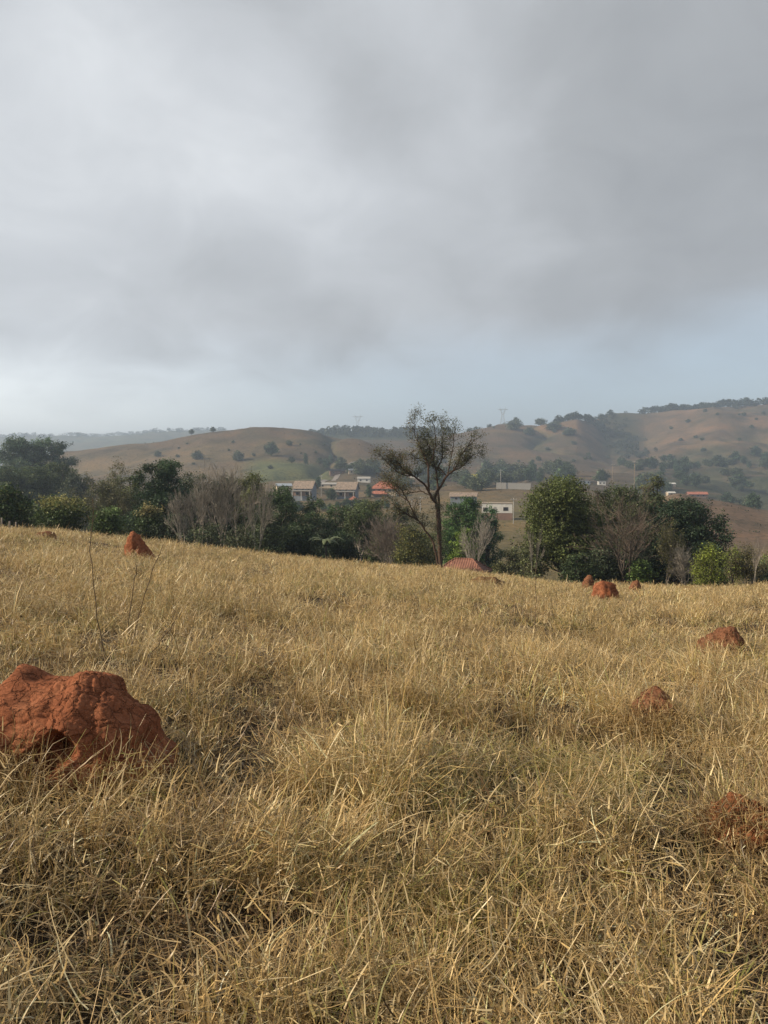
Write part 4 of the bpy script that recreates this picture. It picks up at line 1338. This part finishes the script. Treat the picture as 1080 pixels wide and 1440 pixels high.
# tiled roof just over the crest
d = 70.0
g = site(652, 802, d); zg = h1(g[0], g[1])
e = empty('small_house', (g[0], g[1], zg), 'small house with terracotta tiled hip roof just over the field crest', 'house', None, R(-20))
hh = g[2] - zg
mb = MB(); mb.box(-2.1, 2.1, -1.3, 1.3, -0.5, hh - 0.155); mb.build('wall', M_CREAM, e, False, False)
rfo = hip(4.2, 2.6, hh, 1.08, 0.22).build('roof', M_TERRA, e, False, False)
mb = MB()
for p, q in (((-0.8, 0, hh + 1.08), (0.8, 0, hh + 1.08)), ((-2.32, -1.52, hh), (-0.8, 0, hh + 1.08)), ((2.32, -1.52, hh), (0.8, 0, hh + 1.08)), ((-2.32, 1.52, hh), (-0.8, 0, hh + 1.08)), ((2.32, 1.52, hh), (0.8, 0, hh + 1.08))):
    mb.tube(np.linspace(p, q, 9) + rf0.normal(0, 0.008, (9, 3)), 0.075, 6)
mb.build('ridge_cap', M_TERRA, rfo, False, False)
window(e, 0.3, hh - 1.0, 0.8, 0.8, -1.3)

# long pale wall
g = site(722, 682, 430)
e = tag(MB().build('boundary_wall', M_CONC, None, False, False) if False else None, None) if False else None
mb = MB(); mb.box(-9.5, 9.5, -0.15, 0.15, -3, 1.1); mb.box(-9.7, 9.7, -0.22, 0.22, 1.103, 1.25)
o = mb.build('boundary_wall', M_CONC, None, False, False); o.location = [float(q) for q in g]; o.rotation_euler = (0, R(1.2), R(-12))
tag(o, 'long low pale boundary wall below the valley wood', 'wall')

# dirt road climbing left of the tan roofed houses
pts = [(395, 700, 370), (414, 680, 420), (432, 668, 470), (452, 660, 560), (476, 655, 640), (500, 652, 720)]
P = []
for a, b, dd in pts:
    u, t = ut(a, b); P.append((u * dd, dd))
P = np.array(P)
tt = np.linspace(0, len(P) - 1, 60)
C = np.stack([np.interp(tt, range(len(P)), P[:, k]) for k in range(2)], -1)
T = np.gradient(C, axis=0); T /= np.linalg.norm(T, axis=1)[:, None]; S = np.stack([T[:, 1], -T[:, 0]], -1)
rows = []
for k in (-2.4, -0.8, 0.8, 2.4):
    Q = C + S * k
    rows.append(np.stack([Q[:, 0], Q[:, 1], H(Q[:, 0], Q[:, 1]) + 0.35], -1))
V = np.stack(rows, 1).reshape(-1, 3)
q = [(4 * i + j, 4 * i + j + 1, 4 * i + j + 5, 4 * i + j + 4) for i in range(59) for j in range(3)]
mb = MB(); mb.add(V, q); o = mb.build('dirt_road', M_ROADD, None, False, False); tag(o, kind='structure')

# utility poles
for px, top, bot, d, label in ((704, 660, 690, 430, 'pale utility pole beside the long pale wall'), (892, 648, 692, 300, 'tall utility pole above the bare brown tree'),
                               (722, 700, 735, 255, 'thin utility pole at the right corner of the white flat roofed building'), (579, 700, 728, 300, 'short concrete pole right of the lone tree branches, left of two'),
                               (591, 698, 728, 300, 'short concrete pole near the lone tree trunk, right of two'), (452, 668, 690, 400, 'pale utility pole between the tan roofed houses'),
                               (861, 652, 690, 420, 'utility pole behind the small white hut')):
    g = site(px, bot, d)
    zt = px2m(bot - top, d)
    e = empty('utility_pole', g, label, 'utility pole', 'utility poles in the valley')
    mb = MB(); mb.tube(np.array([[0, 0, -3], [0, 0, zt * 0.5], [0, 0, zt]]), [0.17, 0.15, 0.12], 8); mb.build('pole', M_WOOD if px > 800 else M_CONC, e, True, False)
    mb = MB(); mb.box(-1.0, 1.0, -0.28, -0.16, zt - 0.7, zt - 0.5); mb.build('crossarm', M_CONC, e, False, False)
    for x in (-0.85, 0, 0.85):
        mb = MB(); mb.tube(np.array([[x, -0.22, zt - 0.497], [x, -0.22, zt - 0.25]]), [0.07, 0.05], 6); mb.build('insulator', M_WHITE, e, False, False)

# fence posts by the left bushes and at the right end of the field
for px, top, d, label in ((2, 728, 52, 'grey fence post at the left edge below the dark leafy tree'), (13, 733, 52, 'second short grey fence post from the left edge'), (22, 734, 53, 'third short grey fence post from the left edge')):
    u, t = ut(px, top); z = h1(u * d, d)
    mb = MB(); zt = EYE + t * d - z
    mb.tube(np.array([[0, 0, -0.3], [0.01, 0, zt * 0.6], [0.03, 0, zt]]), [0.07, 0.065, 0.06], 7)
    o = mb.build('fence_post', M_WOOD, None, True, False); o.location = (float(u * d), d, z)
    tag(o, label, 'fence post', 'fence posts by the left trees')


# transmission towers on the ridges
def pylon(px, top, bot, d, label):
    g = site(px, bot, d); g[2] = h1(g[0], g[1])
    ht = site(px, top, d)[2] - g[2]
    e = empty('transmission_tower', g, label, 'transmission tower', 'transmission towers on the ridge')
    r = 0.16
    mb = MB()
    wb, wt = ht * 0.14, ht * 0.05
    zc = ht * 0.55
    cs = [(-1, -1), (1, -1), (1, 1), (-1, 1)]
    lv = np.linspace(0, 1, 6)
    for k in range(5):
        w0 = wb + (wt - wb) * lv[k]; w1 = wb + (wt - wb) * lv[k + 1]
        for i in range(4):
            a, b = cs[i], cs[(i + 1) % 4]
            p = [a[0] * w0, a[1] * w0, zc * lv[k] - (2 if k == 0 else 0)]; q = [a[0] * w1, a[1] * w1, zc * lv[k + 1]]; s = [b[0] * w1, b[1] * w1, zc * lv[k + 1]]
            mb.tube(np.array([p, q]), r, 4); mb.tube(np.array([p, s]), r * 0.6, 4)
    mb.build('mast', M_STEEL, e, False, False)
    mb = MB()
    for s in (-1, 1):
        for yy in (-wt, wt):
            mb.tube(np.array([[s * wt, yy, zc], [s * ht * 0.17, yy * 0.7, ht * 0.9]]), r, 4)
            mb.tube(np.array([[s * wt * 0.2, yy, zc], [s * ht * 0.10, yy * 0.7, ht * 0.9]]), r * 0.7, 4)
            for k in range(4):
                a = zc + (ht * 0.9 - zc) * k / 4; f0 = k / 4; f1 = (k + 1) / 4; b = zc + (ht * 0.9 - zc) * f1
                mb.tube(np.array([[s * (wt + (ht * 0.17 - wt) * f0), yy, a], [s * (wt * 0.2 + (ht * 0.10 - wt * 0.2) * f1), yy, b]]), r * 0.5, 4)
        mb.tube(np.array([[s * ht * 0.15, 0, ht * 0.9], [s * ht * 0.17, 0, ht]]), r, 4)
    mb.build('fork', M_STEEL, e, False, False)
    mb = MB()
    for yy in (-0.5, 0.5):
        for z in (0.86, 0.9):
            mb.tube(np.array([[-ht * 0.3, yy * 0.3, ht * 0.885], [-ht * 0.15, yy, ht * z], [ht * 0.15, yy, ht * z], [ht * 0.3, yy * 0.3, ht * 0.885]]), r, 4)
    mb.build('crossarm', M_STEEL, e, False, False)


pylon(503, 583, 602, 1480, 'hazy lattice transmission tower on the wooded ridge, left of the lone tree')
pylon(707, 573, 592, 1290, 'hazy lattice transmission tower on the hill right of the lone tree')

# ------------------------------------------------------------------ far trees: each one a thing, copied from a few kinds
FAR = []
for k, (ht, w, colr, fl, base) in enumerate([(7.5, 7.5, (0.045, 0.062, 0.034), 1.0, 0.1), (8.5, 9.0, (0.05, 0.058, 0.036), 0.7, 0.22), (5.5, 6.5, (0.06, 0.066, 0.04), 0.9, 0.04), (10, 6.5, (0.042, 0.06, 0.036), 1.1, 0.12)]):
    tb, cb = crown_tree(300 + k, ht, w, base=base, col=colr, leaf=0.75, clus=0.9, nl=8, flat=fl, dens=1.0, per=7)
    nb = MB()
    for q in (tb, cb):
        pass
    cb.n = cb.n
    v0 = cb.n
    for arr, fq, ft in ((tb, 4, 3),):
        cb.v += arr.v; cb.c += [np.tile(np.array([0.08, 0.06, 0.045]), (len(x), 1)) for x in arr.v]
        cb.f[4] += [x + v0 for x in arr.f[4]]; cb.f[3] += [x + v0 for x in arr.f[3]]
        cb.m[4] += arr.m[4]; cb.m[3] += arr.m[3]
        cb.n += arr.n
    FAR.append(cb.mesh('far_tree', M_LEAF))
rf = np.random.default_rng(23)


def far_tree(px, d, ht, label, group, k=None, wide=1.0, mesh=None, name='hill_tree', cat='tree'):
    u = ut(px, 650)[0]
    k = rf.integers(4) if k is None else k
    me = mesh or FAR[k]
    o = bpy.data.objects.new(name, me)
    COL.objects.link(o)
    s = ht / (7.5, 8.5, 5.5, 10)[k]
    o.location = (float(u * d), float(d), h1(u * d, d) - 0.2)
    o.scale = (s * wide, s * wide, s)
    o.rotation_euler = (0, 0, float(rf.uniform(0, 6.28)))
    tag(o, label, cat, group)
    return o


def d_for(px, row, d0, d1):
    """distance at which the ground shows at this row, between d0 and d1"""
    u, t = ut(px, row)
    d = np.linspace(d0, d1, 500)
    g = np.abs(H(u * d, d) - (EYE + t * d))
    return float(d[np.argmin(g)])


# single trees one can point at on the hills
singles = [
    (382, 641, 560, 895, 13, 1.1, 0, 'dark round tree alone in the middle of the bare left hill'), (335, 648, 560, 890, 9, 1.0, 2, 'small grey tree left of the round lone hill tree'),
    (430, 655, 560, 890, 11, 0.7, 3, 'narrow tree on the lower left hill slope above the road'), (278, 646, 560, 890, 8, 1.2, 2, 'faint low tree on the left hill above the flat topped dark tree'),
    (222, 642, 560, 890, 6, 1.0, 2, 'faint shrub low on the left end of the hill'), (465, 652, 560, 880, 9, 1.0, 3, 'tree on the slope above the road bend'),
    (450, 654, 560, 880, 7, 1.0, 1, 'small tree on the slope just left of the road bend'), (410, 652, 560, 890, 6, 1.2, 1, 'low spreading tree right of the round lone hill tree'),
    (407, 626, 700, 895, 5, 1.2, 2, 'tiny shrub high on the bare left hill'), (270, 612, 850, 900, 7, 1.0, 1, 'tiny tree on the left hill skyline, left of two'), (300, 609, 850, 900, 7, 1.0, 1, 'tiny tree on the left hill skyline, right of two'),
    (723, 605, 900, 1290, 15, 1.4, 2, 'dark round bush high on the right hill below the tower'), (744, 612, 900, 1290, 12, 1.3, 2, 'second dark bush on the right hill, lower and right'),
    (757, 586, 1200, 1310, 12, 0.8, 1, 'umbrella tree alone on the right skyline'), (725, 589, 1200, 1310, 11, 1.0, 1, 'thin tree on the skyline beside the right tower'),
    (778, 605, 900, 1290, 13, 1.6, 2, 'dark clump on the middle of the right hill slope'), (800, 612, 900, 1290, 11, 1.6, 2, 'dark clump right of the middle of the right hill slope'),
    (760, 598, 900, 1290, 11, 1.5, 2, 'dark clump near the top of the right hill slope'), (1046, 570, 1400, 1520, 16, 0.8, 1, 'tall thin tree on the far right skyline'),
    (670, 690, 330, 520, 7.5, 1.3, 2, 'dark round tree on the tan slope above the white flat roofed building'), (846, 680, 400, 700, 12, 1.2, 0, 'rounded hazy tree behind the small white hut'),
    (1040, 690, 400, 760, 16, 1.1, 0, 'dark round tree in the valley at the right'), (963, 655, 560, 900, 14, 1.1, 0, 'dark round tree below the reddish spur'),
    (1062, 640, 700, 1000, 14, 1.2, 0, 'dark tree on the right slope near the picture edge'), (785, 672, 420, 760, 17, 0.9, 1, 'tall spreading tree behind the small white building'),
    (684, 664, 420, 780, 19, 1.0, 0, 'tall dark tree beside the yellow flowering tree'),
]
for px, row, d0, d1, ht, wd, k, label in singles:
    far_tree(px, d_for(px, row, d0, d1), ht, label, 'single trees on the hills', k, wd)
tb, cb = crown_tree(377, 7.5, 9, base=0.1, col=(0.34, 0.27, 0.045), leaf=0.7, clus=0.9, nl=8, dens=1.0, per=7)
for px_, d_, h_, lb_ in ((466, 372, 6.5, 'dark round tree between the two tan roofed houses'), (519, 380, 7.0, 'dark tree between the second tan roofed house and the red roofed house'), (447, 470, 8, 'dark narrow tree at the top of the dirt road'), (412, 395, 4.5, 'low dark tree between the grey blue shed and the first tan roofed house')):
    far_tree(px_, d_, h_, lb_, 'trees among the valley houses', 0 if h_ < 7 else 3, 0.95)
ym = cb.mesh('flowering_tree', M_LEAF)
far_tree(669, d_for(669, 672, 400, 600), 6.5, 'yellow flowering tree in the valley right of the lone tree', 'single trees on the hills', 0, 1.0, ym, 'flowering_tree')

zones = [
    # px0, px1, row0, row1, dlo, dhi, n, h0, h1, label, group
    (690, 800, 664, 682, 430, 780, 30, 8, 15, 'hazy green tree in the valley wood above the pale wall', 'trees of the valley wood'),
    (560, 690, 666, 690, 380, 760, 22, 6, 12, 'hazy tree among the valley houses behind the lone tree', 'trees among the valley houses'),
    (455, 560, 658, 668, 450, 760, 20, 5, 10, 'small hazy tree on the slope behind the red and tan roofs', 'trees behind the roofed houses'),
    (470, 560, 706, 722, 250, 330, 12, 3, 5.0, 'dark tree below the red roofed house and pavilion', 'trees below the pavilion'),
    (380, 470, 710, 726, 220, 320, 8, 3, 4.5, 'dark tree below the left tan roofed house', 'trees below the left tan roofed house'),
    (900, 1080, 640, 694, 480, 930, 46, 7, 15, 'hazy tree on the wooded lower slope at the right', 'trees on the wooded lower slope at right'),
    (868, 960, 640, 668, 560, 1000, 14, 6, 12, 'hazy tree at the foot of the gully', 'trees at the foot of the gully'),
    (1020, 1080, 690, 712, 400, 560, 8, 7, 12, 'tree at the valley bottom by the right edge', 'trees at the valley bottom by the right edge'),
    (690, 890, 600, 650, 900, 1290, 16, 3, 6, 'small shrub scattered on the right hill slope', 'shrubs scattered on the right hill'),
    (910, 1080, 575, 635, 950, 1480, 14, 3, 6, 'small shrub scattered on the reddish spur', 'shrubs scattered on the reddish spur'),
    (230, 530, 622, 660, 620, 895, 16, 1.5, 3.2, 'small shrub scattered on the bare left hill', 'shrubs scattered on the left hill'),
]
for px0, px1, r0, r1, dl, dh, n, ha, hb, label, grp in zones:
    for i in range(n):
        px = rf.uniform(px0, px1); row = rf.uniform(r0, r1)
        sh = 'shrub' in label
        far_tree(px, d_for(px, row, dl, dh), rf.uniform(ha, hb), label, grp, 2 if sh else None, rf.uniform(0.9, 1.4), None, 'hill_shrub' if sh else 'valley_tree', 'shrub' if sh else 'tree')


def woods(name, label, spots):
    """woodland that reads as one mass: crowns merged into one object"""
    mb = MB()
    rr = np.random.default_rng(len(spots))
    for (px, d, ht, w) in spots:
        u = ut(px, 650)[0]
        x, y = u * d, d
        z = h1(x, y)
        n = 90
        dd = rr.normal(0, 1, (n, 3)); dd /= np.linalg.norm(dd, axis=1)[:, None]
        C = np.array([x, y, z + ht * 0.55]) + dd * (rr.uniform(0.3, 1, (n, 1)) ** 0.5) * np.array([w / 2, w / 2, ht * 0.5])
        col = np.tile(np.array((0.045, 0.06, 0.036)) * rr.uniform(0.7, 1.3), (n, 1)) * rr.uniform(0.7, 1.3, (n, 1))
        mb.add(*leaf_quads(rr, C, 0.28 * ht, col, 0.6, 0.7))
    o = mb.build(name, M_LEAF)
    tag(o, label, 'woodland', None, 'stuff')


sp_ = []
for i in range(260):
    px = rf.uniform(436, 640); d = rf.uniform(1280, 1540)
    sp_.append((px, d, rf.uniform(6, 12), rf.uniform(7, 13)))
woods('ridge_woodland', 'hazy dark wood covering the ridge left of the lone tree', sp_)
sp_ = []
for i in range(60): sp_.append((rf.uniform(776, 850), rf.uniform(1290, 1350), rf.uniform(7, 13), rf.uniform(8, 14)))
for i in range(130): dd_ = rf.uniform(1100, 1490); sp_.append((840 + (1490 - dd_) * 0.15 + rf.normal(0, 13), dd_, rf.uniform(4, 8), rf.uniform(6, 11)))
for i in range(26): sp_.append((rf.uniform(640, 720), rf.uniform(1295, 1330), rf.uniform(4, 8), rf.uniform(5, 9)))
woods('gully_woodland', 'hazy wood on the right hilltop running down into the gully', sp_)
sp_ = []
for i in range(150): sp_.append((rf.uniform(900, 1110), rf.uniform(1490, 1580), rf.uniform(9, 17), rf.uniform(9, 15)))
woods('hilltop_woodland', 'hazy wood along the far right skyline', sp_)
sp_ = []
for i in range(160): sp_.append((rf.uniform(-60, 320), rf.uniform(2920, 3030), rf.uniform(6, 15), rf.uniform(14, 34)))
woods('distant_woodland', 'pale blue woodland along the most distant skyline', sp_)

# low scrub and tussocks over the slopes, past counting
rs_ = np.random.default_rng(91)
n = 5200
ds_ = np.exp(rs_.uniform(math.log(240), math.log(1500), n)); us_ = rs_.uniform(-0.62, 0.62, n)
xs_ = us_ * ds_
keep = rs_.random(n) < 0.18 + 0.9 * sstep(-0.05, 0.4, fbm(xs_ / 70, ds_ / 110, 72, 3))
keep &= ~((us_ < 0.0) & (ds_ < 420) & (us_ > -0.2))
xs_, ds_ = xs_[keep], ds_[keep]
zs_ = H(xs_, ds_)
per = 7
ci = np.repeat(np.arange(len(xs_)), per)
sz = rs_.uniform(0.5, 1.5, len(xs_)) * (0.7 + 0.5 * sstep(300, 900, ds_))
L = np.stack([xs_[ci], ds_[ci], zs_[ci] + 0.3 * sz[ci]], -1) + rs_.normal(0, 0.45, (len(ci), 3)) * sz[ci][:, None] * np.array([1.3, 1.3, 0.6])
cc = np.where((rs_.random(len(xs_)) < 0.55)[:, None], np.array([[0.075, 0.08, 0.045]]), np.array([[0.13, 0.10, 0.06]])) * rs_.uniform(0.7, 1.2, (len(xs_), 1))
mb = MB(); mb.add(*leaf_quads(rs_, L, 0.75 * sz[ci], cc[ci], 0.4, 0.7))
tag(mb.build('scrub', M_LEAF), 'low dry scrub and tussocks speckling the valley and hill slopes', 'scrub', None, 'stuff')

# ------------------------------------------------------------------ air
HAZE_DENS = 0.00036
mb = MB(); mb.box(-7000, 7000, -60, 5200, -90, 195)
m, nt, out = new_mat('haze')
pv = N(nt, 'ShaderNodeVolumePrincipled')
pv.inputs['Color'].default_value = (0.50, 0.62, 0.80, 1)
pv.inputs['Density'].default_value = HAZE_DENS
pv.inputs['Anisotropy'].default_value = 0.2
nt.links.new(pv.outputs[0], out.inputs['Volume'])
o = mb.build('haze', m, None, False, False)
tag(o, 'pale blue haze filling the valley air', 'haze', None, 'stuff')

# ------------------------------------------------------------------ light
SUN = Vector((-0.88, -0.14, 0.50)).normalized()
elev = math.asin(SUN.z); azim = math.atan2(SUN.x, SUN.y)
ld = bpy.data.lights.new('sun', 'SUN')
ld.energy = 5.0
ld.angle = R(0.8)
ld.color = (1.0, 0.85, 0.64)
lo = bpy.data.objects.new('sun', ld)
COL.objects.link(lo)
lo.rotation_euler = SUN.to_track_quat('Z', 'Y').to_euler()

W = bpy.data.worlds.new('World'); SC.world = W
W.use_nodes = True
nt = W.node_tree; nt.nodes.clear()
wo = nt.nodes.new('ShaderNodeOutputWorld')
bgn = nt.nodes.new('ShaderNodeBackground'); bgn.inputs['Strength'].default_value = 0.1
sky = nt.nodes.new('ShaderNodeTexSky'); sky.sky_type = 'NISHITA'; sky.sun_disc = False
sky.sun_elevation = elev; sky.sun_rotation = azim
sky.dust_density = 2.0; sky.air_density = 1.0
tc = nt.nodes.new('ShaderNodeTexCoord')


def VM(op, a, b=None):
    n = nt.nodes.new('ShaderNodeVectorMath'); n.operation = op
    for i, k in enumerate((a, b)):
        if k is None: continue
        if hasattr(k, 'is_linked'): nt.links.new(k, n.inputs[i])
        else: n.inputs[i].default_value = k
    return n


def MM(op, a, b=None, c=None, clamp=False):
    n = nt.nodes.new('ShaderNodeMath'); n.operation = op; n.use_clamp = clamp
    for i, k in enumerate((a, b, c)):
        if k is None: continue
        if hasattr(k, 'is_linked'): nt.links.new(k, n.inputs[i])
        else: n.inputs[i].default_value = k
    return n.outputs[0]


dirv = tc.outputs['Generated']
sep = nt.nodes.new('ShaderNodeSeparateXYZ'); nt.links.new(dirv, sep.inputs[0])
zc = MM('MAXIMUM', sep.outputs[2], 0.0)
inv = MM('DIVIDE', 1.0, MM('ADD', zc, 0.45))
comb = nt.nodes.new('ShaderNodeCombineXYZ')
nt.links.new(MM('MULTIPLY', sep.outputs[0], inv), comb.inputs[0])
nt.links.new(MM('MULTIPLY', sep.outputs[1], inv), comb.inputs[1])
cl = comb.outputs[0]
n1 = noise_node(nt, 1.7, 4, 0.42, cl, 0.2)
n2 = noise_node(nt, 5.2, 7, 0.56, cl, 0.5)
den = MM('ADD', MM('MULTIPLY', n1, 0.62), MM('MULTIPLY', n2, 0.38))


def blob(px, py, power, amp):
    u, t = ut(px, py)
    v = Vector((u, 1, t)).normalized()
    d = nt.nodes.new('ShaderNodeVectorMath'); d.operation = 'DOT_PRODUCT'
    nrm = VM('NORMALIZE', dirv)
    nt.links.new(nrm.outputs[0], d.inputs[0]); d.inputs[1].default_value = v
    return MM('MULTIPLY', MM('POWER', MM('MAXIMUM', d.outputs['Value'], 0.0), power), amp)


bright = MM('ADD', 0.52, 0.0)
for b in ((210, 110, 60, 0.13), (-80, 250, 25, 0.15), (480, 285, 260, 0.10), (600, 240, 60, 0.06), (1100, 120, 30, -0.08), (1050, 420, 60, -0.08), (530, 180, 400, -0.07), (60, 470, 120, -0.05), (540, 430, 200, -0.02), (120, 90, 300, 0.08), (330, 240, 500, 0.05), (760, 330, 300, 0.05), (860, 60, 200, -0.06), (200, 400, 250, -0.02), (960, 330, 500, -0.05), (400, 0, 150, -0.07), (110, 540, 500, 0.06)):
    bright = MM('ADD', bright, blob(*b))
bright = MM('ADD', bright, MM('MULTIPLY', MM('SUBTRACT', den, 0.5), 0.75))
zen = nt.nodes.new('ShaderNodeMapRange'); zen.interpolation_type = 'SMOOTHSTEP'
nt.links.new(sep.outputs[2], zen.inputs[0]); zen.inputs[1].default_value = 0.56; zen.inputs[2].default_value = 0.85; zen.inputs[3].default_value = 0.0; zen.inputs[4].default_value = 0.30
bright = MM('SUBTRACT', bright, zen.outputs[0])  # unseen cloud overhead, added darkening to cut the fill light
CLOUD = ramp(nt, bright, [(0.05, (1.2, 1.28, 1.4)), (0.2, (2.1, 2.2, 2.34)), (0.45, (3.15, 3.27, 3.42)), (0.65, (4.5, 4.68, 4.92)), (0.9, (6.6, 6.8, 7.0))])
# cloud sheet ends above the horizon; its ragged lower edge climbs to the right
edge = MM('ADD', MM('MULTIPLY', sep.outputs[0], 0.07), 0.115)
edge = MM('ADD', edge, MM('MULTIPLY', MM('SUBTRACT', den, 0.5), 0.16))
mr = nt.nodes.new('ShaderNodeMapRange'); mr.interpolation_type = 'SMOOTHSTEP'
nt.links.new(MM('SUBTRACT', sep.outputs[2], edge), mr.inputs[0])
mr.inputs[1].default_value = -0.055; mr.inputs[2].default_value = 0.085
mr.inputs[3].default_value = 0.0; mr.inputs[4].default_value = 1.0
veil = nt.nodes.new('ShaderNodeMix'); veil.data_type = 'RGBA'; veil.inputs[0].default_value = 0.55
nt.links.new(sky.outputs[0], veil.inputs[6]); veil.inputs[7].default_value = (4.9, 5.8, 6.7, 1)
gl = nt.nodes.new('ShaderNodeMix'); gl.data_type = 'RGBA'; gl.blend_type = 'ADD'
nt.links.new(blob(-200, 610, 12, 1.0), gl.inputs[0]); nt.links.new(veil.outputs[2], gl.inputs[6]); gl.inputs[7].default_value = (6.0, 5.6, 5.0, 1)
mx = nt.nodes.new('ShaderNodeMix'); mx.data_type = 'RGBA'
nt.links.new(mr.outputs[0], mx.inputs[0]); nt.links.new(gl.outputs[2], mx.inputs[6]); nt.links.new(CLOUD, mx.inputs[7])
nt.links.new(mx.outputs[2], bgn.inputs['Color'])
nt.links.new(bgn.outputs[0], wo.inputs['Surface'])

SC.view_settings.view_transform = 'Standard'
SC.view_settings.look = 'None'
SC.view_settings.exposure = 0.5
SC.view_settings.gamma = 1.0
cy = SC.cycles
cy.max_bounces = 8
cy.diffuse_bounces = 3
cy.transmission_bounces = 4
cy.volume_bounces = 2
cy.transparent_max_bounces = 8
cy.caustics_reflective = False
cy.caustics_refractive = False
